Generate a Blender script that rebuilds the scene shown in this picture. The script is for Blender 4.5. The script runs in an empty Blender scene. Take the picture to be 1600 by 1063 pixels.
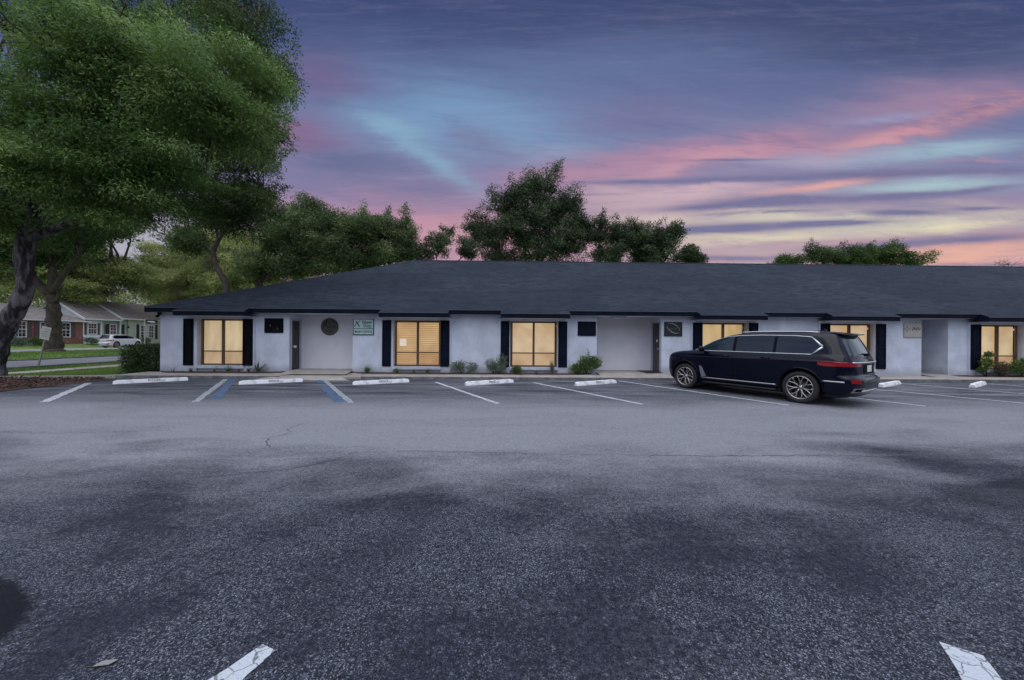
import bpy, math, random
import numpy as np
from mathutils import Vector, Matrix
R = math.radians
random.seed(7)
rng = np.random.default_rng(11)
scene = bpy.context.scene
col = scene.collection

# ---------------------------------------------------------------- camera
cam_data = bpy.data.cameras.new("camera")
cam = bpy.data.objects.new("camera", cam_data)
col.objects.link(cam)
cam_data.sensor_width = 36.0
cam_data.lens = 12.6
cam_data.shift_y = -3.9 / 1600
cam_data.clip_start = 0.05
cam_data.clip_end = 3000
cam.matrix_world = (Matrix.Translation((0, 0, 1.62)) @ Matrix.Rotation(R(-1.0), 4, 'Z')
                    @ Matrix.Rotation(R(90), 4, 'X') @ Matrix.Rotation(0.0070, 4, 'Z'))
scene.camera = cam
scene.view_settings.view_transform = 'Standard'
scene.view_settings.look = 'None'
scene.view_settings.exposure = 0.0
scene.view_settings.gamma = 1.0
scene.render.engine = 'CYCLES'
scene.cycles.max_bounces = 6
scene.cycles.transparent_max_bounces = 8
scene.cycles.use_denoising = True

# ---------------------------------------------------------------- node expression helper
class X:
    """a node socket that can be used in arithmetic"""
    def __init__(s, nt, sock): s.nt, s.s = nt, sock
    def _m(s, op, *a):
        n = s.nt.nodes.new('ShaderNodeMath'); n.operation = op
        for i, v in enumerate((s,) + a):
            if isinstance(v, X): s.nt.links.new(v.s, n.inputs[i])
            else: n.inputs[i].default_value = v
        return X(s.nt, n.outputs[0])
    def __add__(s, o): return s._m('ADD', o)
    __radd__ = __add__
    def __sub__(s, o): return s._m('SUBTRACT', o)
    def __rsub__(s, o): return (s * -1.0) + o
    def __mul__(s, o): return s._m('MULTIPLY', o)
    __rmul__ = __mul__
    def __truediv__(s, o): return s._m('DIVIDE', o)
    def sq(s): return s * s
    def exp(s): return s._m('EXPONENT')
    def mx(s, o): return s._m('MAXIMUM', o)
    def mn(s, o): return s._m('MINIMUM', o)
    def step(s, a, b):
        n = s.nt.nodes.new('ShaderNodeMapRange'); n.interpolation_type = 'SMOOTHSTEP'
        s.nt.links.new(s.s, n.inputs[0])
        n.inputs[1].default_value = a; n.inputs[2].default_value = b
        n.inputs[3].default_value = 0; n.inputs[4].default_value = 1
        return X(s.nt, n.outputs[0])

def lin(c):
    return tuple(((v / 255) / 12.92 if v / 255 <= 0.04045 else ((v / 255 + 0.055) / 1.055) ** 2.4) for v in c)

def vec(nt, x, y, z):
    n = nt.nodes.new('ShaderNodeCombineXYZ')
    for i, v in enumerate((x, y, z)):
        if isinstance(v, X): nt.links.new(v.s, n.inputs[i])
        else: n.inputs[i].default_value = v
    return n.outputs[0]

def noise(nt, v, scale, detail=3, rough=0.5, dist=0.0, w=None):
    n = nt.nodes.new('ShaderNodeTexNoise')
    if v is not None: nt.links.new(v, n.inputs['Vector'])
    n.inputs['Scale'].default_value = scale; n.inputs['Detail'].default_value = detail
    n.inputs['Roughness'].default_value = rough; n.inputs['Distortion'].default_value = dist
    return X(nt, n.outputs['Fac'])

def mixc(nt, f, a, b, blend='MIX'):
    n = nt.nodes.new('ShaderNodeMix'); n.data_type = 'RGBA'; n.blend_type = blend
    if isinstance(f, X): nt.links.new(f.s, n.inputs[0])
    else: n.inputs[0].default_value = f
    for i, c in ((6, a), (7, b)):
        if isinstance(c, (tuple, list)): n.inputs[i].default_value = (*c[:3], 1)
        else: nt.links.new(c, n.inputs[i])
    return n.outputs[2]

# ---------------------------------------------------------------- sky
world = bpy.data.worlds.new("World")
scene.world = world
world.use_nodes = True
def build_sky():
    nt = world.node_tree
    bg = nt.nodes['Background']
    tc = nt.nodes.new('ShaderNodeTexCoord')
    sp = nt.nodes.new('ShaderNodeSeparateXYZ'); nt.links.new(tc.outputs['Generated'], sp.inputs[0])
    dx, dy, dz = (X(nt, sp.outputs[i]) for i in range(3))
    az = dx._m('ARCTAN2', dy) * (180 / math.pi)
    el = dz._m('ARCSINE') * (180 / math.pi)
    # the western sky, as (u, v) on the vertical plane through the sunset: direction only, so it is the same from anywhere
    fy = dy.mx(0.10)
    U = dx / fy * 560.0 - 10.0; V = dz / fy * 560.0
    n1 = noise(nt, vec(nt, U * 0.0030, V * 0.012, 0.0), 1.0, 4, 0.55, 0.4)
    n2 = noise(nt, vec(nt, U * 0.0045 + V * 0.004, V * 0.022, 3.0), 1.0, 6, 0.6, 0.3)
    n3 = noise(nt, vec(nt, U * 0.0040, V * 0.070 - U * 0.004, 7.0), 1.0, 7, 0.62, 0.2)
    n4 = noise(nt, vec(nt, U * 0.011, V * 0.045 - U * 0.002, 11.0), 1.0, 8, 0.66, 0.5)
    A = U + (n1 - 0.5) * 150 + (n4 - 0.5) * 70
    Ee = V + (n2 - 0.5) * 60 + (n4 - 0.5) * 22
    rampn = nt.nodes.new('ShaderNodeValToRGB')
    nt.links.new((Ee / 560.0).s, rampn.inputs[0])
    cr = rampn.color_ramp
    stops = [(0.0, (196, 138, 150)), (110, (192, 136, 158)), (170, (166, 126, 162)), (240, (132, 120, 164)), (300, (112, 118, 166)),
             (370, (88, 108, 158)), (430, (68, 88, 140)), (500, (44, 64, 118)), (560, (40, 58, 112))]
    cr.elements[0].position = 0; cr.elements[0].color = (*lin(stops[0][1]), 1)
    cr.elements[1].position = 1; cr.elements[1].color = (*lin(stops[-1][1]), 1)
    for p, c in stops[1:-1]:
        e = cr.elements.new(p / 560); e.color = (*lin(c), 1)
    c = rampn.outputs[0]
    def S(px, py): return px - 800.0, 527.6 + (px - 800) * 0.007 - py
    def blob(px, py, sx, sy, tilt, colr, amt, nz=None, lo=0.35, hi=0.65, a=A, e=Ee):
        nonlocal c
        a0, e0 = S(px, py)
        t = R(tilt); ct, st = math.cos(t), math.sin(t)
        u = ((a - a0) * ct + (e - e0) * st) / sx
        v = ((e - e0) * ct - (a - a0) * st) / sy
        m = ((u.sq() + v.sq()) * -1.0).exp() * amt
        if nz is not None: m = m * nz.step(lo, hi)
        c = mixc(nt, m.mn(1.0), c, lin(colr))
    aw, ew = U + (n4 - 0.5) * 60, V + (n4 - 0.5) * 16 + (n2 - 0.5) * 16
    blob(1320, 50, 420, 62, 0, (54, 64, 108), 0.8)
    blob(1000, 100, 230, 45, 4, (84, 108, 160), 0.75)
    blob(1180, 130, 260, 34, 4, (88, 98, 150), 0.6)
    blob(700, 185, 150, 62, 0, (100, 148, 194), 0.95)
    blob(820, 205, 120, 36, 0, (108, 150, 192), 0.8)
    blob(500, 125, 75, 36, 0, (108, 88, 140), 0.85)
    blob(450, 215, 80, 28, 0, (150, 92, 134), 0.9)
    blob(545, 258, 105, 34, -10, (94, 100, 146), 0.95)
    blob(670, 300, 80, 26, -10, (112, 112, 156), 0.6)
    blob(668, 246, 105, 15, -34, (122, 170, 200), 0.75, a=aw, e=ew)
    blob(620, 205, 60, 16, -20, (118, 168, 200), 0.7, a=aw, e=ew)
    blob(755, 225, 60, 24, -24, (112, 116, 160), 0.75)
    blob(1000, 180, 130, 30, 4, (110, 106, 156), 0.8)
    blob(860, 235, 70, 16, 0, (140, 158, 190), 0.5)
    blob(620, 345, 150, 32, 0, (198, 134, 156), 0.85)
    blob(760, 375, 130, 26, 0, (214, 148, 154), 0.75)
    # pink sweep rising to the right
    blob(900, 268, 120, 24, 10, (184, 130, 160), 0.85)
    blob(1130, 232, 170, 20, 9, (198, 134, 158), 0.95)
    blob(1160, 238, 110, 10, 10, (214, 134, 150), 0.7, nz=n2, lo=0.3, hi=0.6)
    blob(1050, 262, 90, 11, 12, (208, 142, 160), 0.7)
    blob(1470, 150, 190, 34, 9, (172, 128, 162), 0.75)
    blob(1480, 186, 170, 15, 15, (214, 132, 142), 0.9, nz=n4, lo=0.25, hi=0.6, a=aw, e=ew)
    blob(1380, 212, 110, 10, 9, (216, 140, 148), 0.8, nz=n2, lo=0.3, hi=0.6)
    blob(1560, 150, 110, 9, 12, (226, 136, 142), 0.7, nz=n4, lo=0.35, hi=0.6)
    blob(1525, 160, 60, 9, 10, (112, 100, 138), 0.85, nz=n4, lo=0.42, hi=0.6, a=aw, e=ew)
    blob(1400, 178, 70, 7, 8, (146, 148, 192), 0.75, a=aw, e=ew)
    blob(1300, 240, 150, 15, 5, (172, 160, 190), 0.8)
    blob(1500, 228, 130, 13, 7, (150, 188, 204), 0.9, a=aw, e=ew)
    blob(1540, 243, 70, 5, 5, (222, 150, 156), 0.6, nz=n3)
    blob(1100, 300, 220, 16, 2, (212, 174, 186), 0.85)
    blob(1470, 286, 150, 12, 2, (164, 200, 206), 0.9, a=aw, e=ew)
    blob(1290, 286, 90, 6, 9, (234, 156, 146), 0.95, a=aw, e=ew)
    # cream and peach near the horizon at the right
    blob(1000, 350, 110, 45, 0, (214, 176, 176), 0.8)
    blob(1330, 343, 300, 22, 1, (220, 212, 184), 0.95)
    blob(1180, 372, 200, 12, 2, (224, 214, 178), 0.85)
    blob(1190, 396, 170, 14, 0, (196, 168, 168), 0.75)
    blob(1490, 350, 90, 9, 3, (232, 222, 176), 0.85)
    blob(1530, 396, 170, 22, 3, (234, 164, 136), 0.97)
    # thin dark stratus bars
    a1 = U + (n4 - 0.5) * 30; e1 = V + (n2 - 0.5) * 7 + (n4 - 0.5) * 7
    for px, py, sx, sy, t, am in ((1020, 282, 110, 3.2, 2, .9), (1180, 277, 130, 5, 2, 1.0), (1380, 267, 150, 5.5, 2.2, 1.0), (1540, 262, 90, 4.5, 1, .9),
                                  (1130, 320, 90, 5, 4, 1.0), (1230, 311, 110, 9, 4, 1.1), (1400, 303, 120, 6, 4, 1.0), (1540, 293, 90, 5, 7, .85),
                                  (1420, 328, 65, 4.5, 1, 1.0), (1545, 322, 50, 3, 1, .85), (1200, 329, 90, 2.5, 3, .7), (1130, 356, 110, 8, 3, 1.05), (1290, 347, 110, 6, 3, 1.05),
                                  (1390, 382, 130, 7, 6, .75), (1540, 371, 100, 7, 4, .75), (1150, 402, 110, 4, 0, .7), (1560, 411, 90, 3, 0, .55), (1150, 247, 60, 2.2, 2, .8), (880, 305, 80, 2, 2, .4)):
        blob(px, py, sx, sy, t, (114, 108, 152), am * 1.3, a=a1, e=e1, nz=n4 * 0.5 + n3 * 0.5, lo=0.30, hi=0.47)
    n5 = noise(nt, vec(nt, U * 0.012 + V * 0.01, V * 0.15 - U * 0.010, 15.0), 1.0, 7, 0.68, 0.3)
    n6 = noise(nt, vec(nt, U * 0.006 - V * 0.006, V * 0.05 + U * 0.006, 25.0), 1.0, 8, 0.66, 0.5)
    hi_ = V.step(150.0, 330.0)
    c = mixc(nt, (n3.step(0.46, 0.74)) * 0.20, c, lin((112, 108, 158)))
    c = mixc(nt, (n6.step(0.48, 0.70)) * (0.10 + 0.14 * hi_), c, lin((66, 84, 142)))
    c = mixc(nt, ((1.0 - n6).step(0.52, 0.72)) * (0.08 + 0.0 * hi_), c, lin((142, 158, 198)))
    c = mixc(nt, (n4.step(0.50, 0.75)) * (0.22 - 0.16 * hi_), c, lin((180, 164, 196)))
    c = mixc(nt, (n5.step(0.50, 0.72)) * 0.20, c, lin((104, 108, 158)))
    c = mixc(nt, ((1.0 - n5).step(0.55, 0.72)) * (0.14 - 0.11 * hi_), c, lin((196, 186, 206)))
    hs = nt.nodes.new('ShaderNodeHueSaturation'); hs.inputs['Saturation'].default_value = 0.84; nt.links.new(c, hs.inputs['Color']); c = hs.outputs[0]
    # pale unlit overcast low at the left, behind the moss oaks and beyond
    low = (U * -1.0).step(330.0, 560.0) * (1.0 - V.step(140.0, 260.0))
    c = mixc(nt, low * 0.85, c, (0.42, 0.44, 0.52))
    side = ((U * -1.0).step(800.0, 1300.0)).mx(U.step(850.0, 1500.0))
    c = mixc(nt, side * 0.9, c, (0.92, 1.03, 1.18))  # sky beyond the view at either side brightened as fill
    # unseen sky behind camera: brightened for the facade, dark horizon band added for reflections
    h = noise(nt, vec(nt, az * 0.09, el * 0.05, 21.0), 1.0, 4, 0.6)
    up_ = (el + (h - 0.5) * 14).step(7.0, 14.0)
    cl = noise(nt, vec(nt, dx / (dz.mx(0.0) + 0.25) * 1.3, dy / (dz.mx(0.0) + 0.25) * 1.3, 2.0), 1.0, 6, 0.6, 0.4)
    bsky = mixc(nt, cl.step(0.42, 0.58), (0.50, 0.62, 0.95), (1.66, 1.70, 1.82))
    bk = mixc(nt, up_, (0.025, 0.032, 0.03), bsky)
    back = (dy * -1.0).step(-0.12, 0.25)
    c = mixc(nt, back, c, bk)
    zen = dz.step(0.71, 0.90)
    c = mixc(nt, zen, c, (1.46, 1.56, 1.76))  # zenith out of view brightened to light ground and roof
    sky = nt.nodes.new('ShaderNodeTexSky'); sky.sky_type = 'NISHITA'; sky.sun_disc = False
    sky.sun_elevation = R(SUN_EL); sky.sun_rotation = R(SUN_AZ)
    sc = nt.nodes.new('ShaderNodeVectorMath'); sc.operation = 'SCALE'; sc.inputs['Scale'].default_value = 0.05
    nt.links.new(sky.outputs[0], sc.inputs[0])
    # the strength of the background is 0.1, so the dusk colours are brought up to match it
    up = nt.nodes.new('ShaderNodeVectorMath'); up.operation = 'SCALE'; up.inputs['Scale'].default_value = 9.6
    nt.links.new(c, up.inputs[0])
    ad = nt.nodes.new('ShaderNodeVectorMath'); ad.operation = 'ADD'
    nt.links.new(up.outputs[0], ad.inputs[0]); nt.links.new(sc.outputs[0], ad.inputs[1])
    nt.links.new(ad.outputs[0], bg.inputs['Color'])
    bg.inputs['Strength'].default_value = 0.1
SUN_EL, SUN_AZ = 70.0, 205.0      # high soft light, from behind the camera's left shoulder
build_sky()
world.cycles.sampling_method = 'MANUAL'
world.cycles.sample_map_resolution = 512

sl = bpy.data.lights.new("sun", 'SUN')
sl.energy = 1.15; sl.angle = R(60); sl.color = (1.0, 0.975, 0.955)
sun = bpy.data.objects.new("sun", sl); col.objects.link(sun)
_a, _e = R(SUN_AZ), R(SUN_EL)
_d = Vector((math.sin(_a) * math.cos(_e), math.cos(_a) * math.cos(_e), math.sin(_e)))
sun.rotation_euler = _d.to_track_quat('Z', 'Y').to_euler()

# ---------------------------------------------------------------- object helpers
def tag(o, label=None, cat=None, group=None, kind=None):
    if label: o['label'] = label
    if cat: o['category'] = cat
    if group: o['group'] = group
    if kind: o['kind'] = kind
    return o

def empty(name, loc=(0, 0, 0), rz=0.0, label=None, cat=None, group=None):
    o = bpy.data.objects.new(name, None); col.objects.link(o)
    o.empty_display_size = 0.2
    o.location = loc; o.rotation_euler = (0, 0, rz)
    return tag(o, label, cat, group)

def copy_tree(o, parent=None):
    c = o.copy(); col.objects.link(c); c.parent = parent
    for ch in list(o.children): copy_tree(ch, c)
    return c

class MB:
    def __init__(s): s.v, s.f, s.m, s.sm = [], [], [], []
    def add(s, vs, fs, m=0, smooth=False):
        b = len(s.v); s.v += [tuple(p) for p in vs]
        for f in fs: s.f.append([b + i for i in f]); s.m.append(m); s.sm.append(smooth)
        return s
    def quad(s, a, b, c, d, m=0): return s.add([a, b, c, d], [(0, 1, 2, 3)], m)
    def poly(s, pts, m=0): return s.add(pts, [tuple(range(len(pts)))], m)
    def box(s, x0, x1, y0, y1, z0, z1, m=0, M=None):
        vs = [(x, y, z) for z in (z0, z1) for y in (y0, y1) for x in (x0, x1)]
        if M is not None: vs = [tuple(M @ Vector(p)) for p in vs]
        return s.add(vs, [(0, 2, 3, 1), (4, 5, 7, 6), (0, 1, 5, 4), (2, 6, 7, 3), (0, 4, 6, 2), (1, 3, 7, 5)], m)
    def bbox(s, x0, x1, y0, y1, z0, z1, b=0.01, m=0):
        """box with chamfered edges"""
        vs = []; idx = {}
        for cx in (0, 1):
            for cy in (0, 1):
                for cz in (0, 1):
                    p = [(x0, x1)[cx], (y0, y1)[cy], (z0, z1)[cz]]
                    sg = [1 - 2 * cx, 1 - 2 * cy, 1 - 2 * cz]
                    for ax in range(3):
                        q = [p[i] + (0 if i == ax else sg[i] * b) for i in range(3)]
                        idx[(cx, cy, cz, ax)] = len(vs); vs.append(tuple(q))
        fs = []
        def face(ax, side):
            o = [i for i in range(3) if i != ax]; r = []
            for u, w in ((0, 0), (1, 0), (1, 1), (0, 1)):
                c = [0, 0, 0]; c[ax] = side; c[o[0]] = u; c[o[1]] = w
                r.append(idx[(*c, ax)])
            return r
        for ax in range(3):
            for sd in (0, 1): fs.append(face(ax, sd))
        for ax in range(3):
            o = [i for i in range(3) if i != ax]
            for u in (0, 1):
                for w in (0, 1):
                    c0 = [0, 0, 0]; c0[o[0]] = u; c0[o[1]] = w; c1 = list(c0); c1[ax] = 1
                    fs.append([idx[(*c0, o[0])], idx[(*c1, o[0])], idx[(*c1, o[1])], idx[(*c0, o[1])]])
        for cx in (0, 1):
            for cy in (0, 1):
                for cz in (0, 1): fs.append([idx[(cx, cy, cz, a)] for a in range(3)])
        s.add(vs, fs, m); s.fix = True
        return s
    def tube(s, pts, r, n=8, m=0, cap=True, smooth=True):
        pts = [Vector(p) for p in pts]
        rs = r if isinstance(r, (list, tuple)) else [r] * len(pts)
        vs, fs = [], []
        up = Vector((0, 0, 1)) if abs((pts[-1] - pts[0]).normalized().z) < 0.9 else Vector((0, 1, 0))
        u = None
        for i, p in enumerate(pts):
            t = (pts[min(i + 1, len(pts) - 1)] - pts[max(i - 1, 0)]).normalized()
            if u is None: u = t.cross(up).normalized()
            else:
                u = (u - t * u.dot(t))
                u = u.normalized() if u.length > 1e-6 else t.cross(up).normalized()
            w = t.cross(u)
            for k in range(n):
                a = 2 * math.pi * k / n
                vs.append(p + (u * math.cos(a) + w * math.sin(a)) * rs[i])
        for i in range(len(pts) - 1):
            for k in range(n):
                fs.append((i * n + k, i * n + (k + 1) % n, (i + 1) * n + (k + 1) % n, (i + 1) * n + k))
        if cap:
            fs.append(tuple(range(n))[::-1]); fs.append(tuple((len(pts) - 1) * n + k for k in range(n)))
        return s.add(vs, fs, m, smooth)
    def lathe(s, prof, n=24, m=0, axis='Y', c=(0, 0, 0), smooth=True, mats=None):
        vs, fs = [], []
        for (r, h) in prof:
            for k in range(n):
                a = 2 * math.pi * k / n
                p = (r * math.cos(a), h, r * math.sin(a)) if axis == 'Y' else (r * math.cos(a), r * math.sin(a), h)
                vs.append((p[0] + c[0], p[1] + c[1], p[2] + c[2]))
        for i in range(len(prof) - 1):
            for k in range(n):
                fs.append((i * n + k, i * n + (k + 1) % n, (i + 1) * n + (k + 1) % n, (i + 1) * n + k))
        return s.add(vs, fs, m, smooth)
    def build(s, name, mats, parent=None, normals=True):
        me = bpy.data.meshes.new(name)
        me.from_pydata(s.v, [], s.f)
        if not isinstance(mats, (list, tuple)): mats = [mats]
        for m in mats: me.materials.append(m)
        me.polygons.foreach_set('material_index', s.m)
        me.polygons.foreach_set('use_smooth', s.sm)
        if normals:
            import bmesh
            bm = bmesh.new(); bm.from_mesh(me)
            bmesh.ops.recalc_face_normals(bm, faces=bm.faces); bm.to_mesh(me); bm.free()
        me.update()
        o = bpy.data.objects.new(name, me); col.objects.link(o)
        if parent is not None: o.parent = parent
        return o

def text_obj(name, body, size, mat_, parent, loc, rot=(R(90), 0, 0), extrude=0.002, align='CENTER', shear=0.0, sx=1.0, bold=0.0):
    cu = bpy.data.curves.new(name, 'FONT')
    cu.body = body; cu.size = size; cu.extrude = extrude; cu.align_x = align; cu.align_y = 'CENTER'; cu.shear = shear
    cu.offset = bold; cu.resolution_u = 3
    t = bpy.data.objects.new(name + "_src", cu); col.objects.link(t)
    dg = bpy.context.evaluated_depsgraph_get()
    me = bpy.data.meshes.new_from_object(t.evaluated_get(dg))
    me.name = name
    bpy.data.objects.remove(t); bpy.data.curves.remove(cu)
    me.transform(Matrix.Diagonal((sx, 1, 1, 1)))
    me.materials.clear(); me.materials.append(mat_)
    o = bpy.data.objects.new(name, me); col.objects.link(o)
    o.parent = parent; o.location = loc; o.rotation_euler = rot
    return o

# ---------------------------------------------------------------- materials
def mat(name, c, rough=0.6, metal=0.0, var=0.0, vscale=4.0, bump=0.0, bscale=40.0, c2=None, coat=0.0, spec=0.5, detail=4, coords='Object', lo=0.35, hi=0.65, stretch=(1, 1, 1), trans=0.0):
    m = bpy.data.materials.new(name); m.use_nodes = True
    nt = m.node_tree; b = nt.nodes['Principled BSDF']
    b.inputs['Base Color'].default_value = (*c, 1)
    b.inputs['Roughness'].default_value = rough; b.inputs['Metallic'].default_value = metal
    b.inputs['Coat Weight'].default_value = coat; b.inputs['Specular IOR Level'].default_value = spec
    b.inputs['Coat Roughness'].default_value = 0.04
    tc = nt.nodes.new('ShaderNodeTexCoord')
    mp = nt.nodes.new('ShaderNodeMapping'); mp.inputs['Scale'].default_value = stretch
    nt.links.new(tc.outputs[coords], mp.inputs[0])
    if var > 0 or c2 is not None:
        if c2 is None: c2 = tuple(min(1, v * (1 + var)) for v in c); ca = tuple(v * (1 - var) for v in c)
        else: ca = c
        n = noise(nt, mp.outputs[0], vscale, detail, 0.6)
        nt.links.new(mixc(nt, n.step(lo, hi), ca, c2), b.inputs['Base Color'])
    if bump > 0:
        n = noise(nt, mp.outputs[0], bscale, 4, 0.6)
        bp = nt.nodes.new('ShaderNodeBump'); bp.inputs['Strength'].default_value = bump; bp.inputs['Distance'].default_value = 0.02
        nt.links.new(n.s, bp.inputs['Height']); nt.links.new(bp.outputs[0], b.inputs['Normal'])
    return m

def emis(name, c, strength, c2=None, scale=3.0, base=(0.5, 0.4, 0.3), stretch=(1, 1, 1)):
    m = mat(name, base, 0.7)
    nt = m.node_tree; b = nt.nodes['Principled BSDF']
    b.inputs['Emission Color'].default_value = (*c, 1); b.inputs['Emission Strength'].default_value = strength
    if c2:
        tc = nt.nodes.new('ShaderNodeTexCoord'); mp = nt.nodes.new('ShaderNodeMapping'); mp.inputs['Scale'].default_value = stretch
        nt.links.new(tc.outputs['Object'], mp.inputs[0])
        n = noise(nt, mp.outputs[0], scale, 3, 0.5)
        nt.links.new(mixc(nt, n.step(0.3, 0.7), c, c2), b.inputs['Emission Color'])
    return m

def glass(name, tint=(0.02, 0.025, 0.03), rough=0.03, alpha=1.0):
    m = bpy.data.materials.new(name); m.use_nodes = True
    nt = m.node_tree; b = nt.nodes['Principled BSDF']
    b.inputs['Base Color'].default_value = (*tint, 1); b.inputs['Roughness'].default_value = rough
    b.inputs['Specular IOR Level'].default_value = 0.7; b.inputs['Alpha'].default_value = alpha
    if alpha < 1:
        out = nt.nodes['Material Output']
        tr = nt.nodes.new('ShaderNodeBsdfTransparent'); gl = nt.nodes.new('ShaderNodeBsdfGlossy')
        gl.inputs['Roughness'].default_value = rough
        fr = nt.nodes.new('ShaderNodeFresnel'); fr.inputs[0].default_value = 1.5
        mx = nt.nodes.new('ShaderNodeMixShader')
        nt.links.new(fr.outputs[0], mx.inputs[0]); nt.links.new(tr.outputs[0], mx.inputs[1]); nt.links.new(gl.outputs[0], mx.inputs[2])
        nt.links.new(mx.outputs[0], out.inputs[0])
        nt.nodes.remove(b)
    return m

M = {}
M['wall'] = mat('stucco', (0.50, 0.54, 0.635), 0.85, var=0.09, vscale=1.6, bump=0.6, bscale=30)
def dirty(m):
    """splash dirt along the foot of a wall and faint run marks"""
    nt = m.node_tree; b = nt.nodes['Principled BSDF']; src = b.inputs['Base Color'].links[0].from_socket
    tc = nt.nodes.new('ShaderNodeTexCoord'); g = nt.nodes.new('ShaderNodeSeparateXYZ'); nt.links.new(tc.outputs['Object'], g.inputs[0])
    x, y, z = (X(nt, g.outputs[i]) for i in range(3))
    n = noise(nt, vec(nt, x * 2.2 + y, z * 2.0, 5.0), 1.0, 7, .68); n2 = noise(nt, vec(nt, x * 5.0 + y * 5, z * .5, 9.0), 1.0, 6, .6)
    low = 1.0 - (z + (n - .5) * .5).step(.16, .52)
    c = mixc(nt, low * .42, src, (.16, .15, .16)); c = mixc(nt, n2.step(.55, .75) * .20, c, (.33, .36, .44)); c = mixc(nt, n.step(.55, .72) * .14, c, (.62, .65, .74))
    nt.links.new(c, b.inputs['Base Color'])
dirty(M['wall'])
M['recess'] = mat('recess_paint', (0.66, 0.65, 0.70), 0.85, var=0.05, vscale=1.0, bump=0.25, bscale=38)
M['trim'] = mat('pale_trim', (0.36, 0.38, 0.46), 0.7, var=0.04)
M['navy'] = mat('navy_paint', (0.004, 0.007, 0.018), 0.6, var=0.25, vscale=3, spec=0.08)
M['black'] = mat('black_paint', (0.003, 0.003, 0.005), 0.6, var=0.2, spec=0.08)
M['bronze'] = mat('bronze_aluminium', (0.085, 0.058, 0.048), 0.5, 0.2, var=0.15)
M['concrete'] = mat('concrete', (0.30, 0.275, 0.255), 0.9, var=0.16, vscale=2.2, bump=0.25, bscale=60, detail=7)
M['kerb'] = mat('kerb_concrete', (0.13, 0.13, 0.14), 0.9, var=0.3, vscale=3, bump=0.3, bscale=60, detail=7)
M['mulch'] = mat('mulch', (0.030, 0.018, 0.015), 0.95, c2=(0.075, 0.042, 0.034), vscale=14, bump=1.0, bscale=22, detail=6)
M['white_paint'] = mat('white_paint', (0.66, 0.67, 0.71), 0.75, c2=(0.40, 0.39, 0.40), lo=.5, hi=.72, detail=8, vscale=5, bump=0.2, bscale=30)
M['stencil'] = mat('stencil_paint', (0.05, 0.05, 0.06), 0.8)
M['leather'] = M['black']
M['chrome'] = mat('chrome', (0.62, 0.63, 0.66), 0.18, 1.0)
M['satin'] = mat('satin_metal', (0.42, 0.42, 0.45), 0.32, 0.9)
M['rubber'] = mat('rubber', (0.012, 0.012, 0.015), 0.75, bump=0.1, bscale=50)
M['plastic'] = mat('dark_plastic', (0.012, 0.012, 0.016), 0.6)
M['paint_dark'] = mat('navy_car_paint', (0.0010, 0.0022, 0.011), 0.35, 0.0, coat=0.6, spec=0.03)
M['paint_dark'].node_tree.nodes['Principled BSDF'].inputs['Coat IOR'].default_value = 1.42
M['paint_white'] = mat('white_car_paint', (0.55, 0.57, 0.62), 0.3, 0.0, coat=0.8)
M['tint'] = glass('tinted_glass', (0.003, 0.004, 0.009), 0.02)
M['tint_light'] = glass('side_glass', (0.010, 0.018, 0.026), 0.02)
for k_ in ('tint', 'tint_light'): M[k_].node_tree.nodes['Principled BSDF'].inputs['Specular IOR Level'].default_value = 0.45; M[k_].node_tree.nodes['Principled BSDF'].inputs['Specular Tint'].default_value = (0.62, 0.76, 1.0, 1)
M['red_lens'] = mat('red_lens', (0.24, 0.004, 0.010), 0.12, coat=1.0)
M['pane'] = glass('window_glass', alpha=0.5)
M['screen'] = glass('insect_screen', alpha=0.5)
[n for n in M['screen'].node_tree.nodes if n.type == 'BSDF_TRANSPARENT'][0].inputs[0].default_value = (.86, .80, .78, 1)
M['paper'] = mat('paper', (0.8, 0.78, 0.76), 0.8)
M['bark'] = mat('oak_bark', (0.018, 0.015, 0.018), 0.95, c2=(0.15, 0.135, 0.15), vscale=3.0, bump=1.0, bscale=9, detail=8, stretch=(1.8, 1.8, 0.40), lo=0.42, hi=0.62)
M['bark_mid'] = mat('bark_far', (0.05, 0.04, 0.032), 0.95, var=0.35, vscale=3, bump=0.8, bscale=10)

# ---------------------------------------------------------------- leaf cloud helper
def leaf_mat(name, c1, c2, c3=None, trans=0.35, rough=0.55):
    m = bpy.data.materials.new(name); m.use_nodes = True
    nt = m.node_tree; b = nt.nodes['Principled BSDF']; out = nt.nodes['Material Output']
    at = nt.nodes.new('ShaderNodeAttribute'); at.attribute_name = 'tone'
    rp = nt.nodes.new('ShaderNodeValToRGB'); nt.links.new(at.outputs['Fac'], rp.inputs[0])
    rp.color_ramp.elements[0].color = (*c1, 1); rp.color_ramp.elements[1].color = (*(c3 or c2), 1)
    if c3: e = rp.color_ramp.elements.new(0.6); e.color = (*c2, 1)
    nt.links.new(rp.outputs[0], b.inputs['Base Color']); b.inputs['Roughness'].default_value = rough
    b.inputs['Specular IOR Level'].default_value = 0.35
    tr = nt.nodes.new('ShaderNodeBsdfTranslucent'); nt.links.new(rp.outputs[0], tr.inputs[0])
    mx = nt.nodes.new('ShaderNodeMixShader'); mx.inputs[0].default_value = trans
    nt.links.new(b.outputs[0], mx.inputs[1]); nt.links.new(tr.outputs[0], mx.inputs[2]); nt.links.new(mx.outputs[0], out.inputs[0])
    return m

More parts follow.
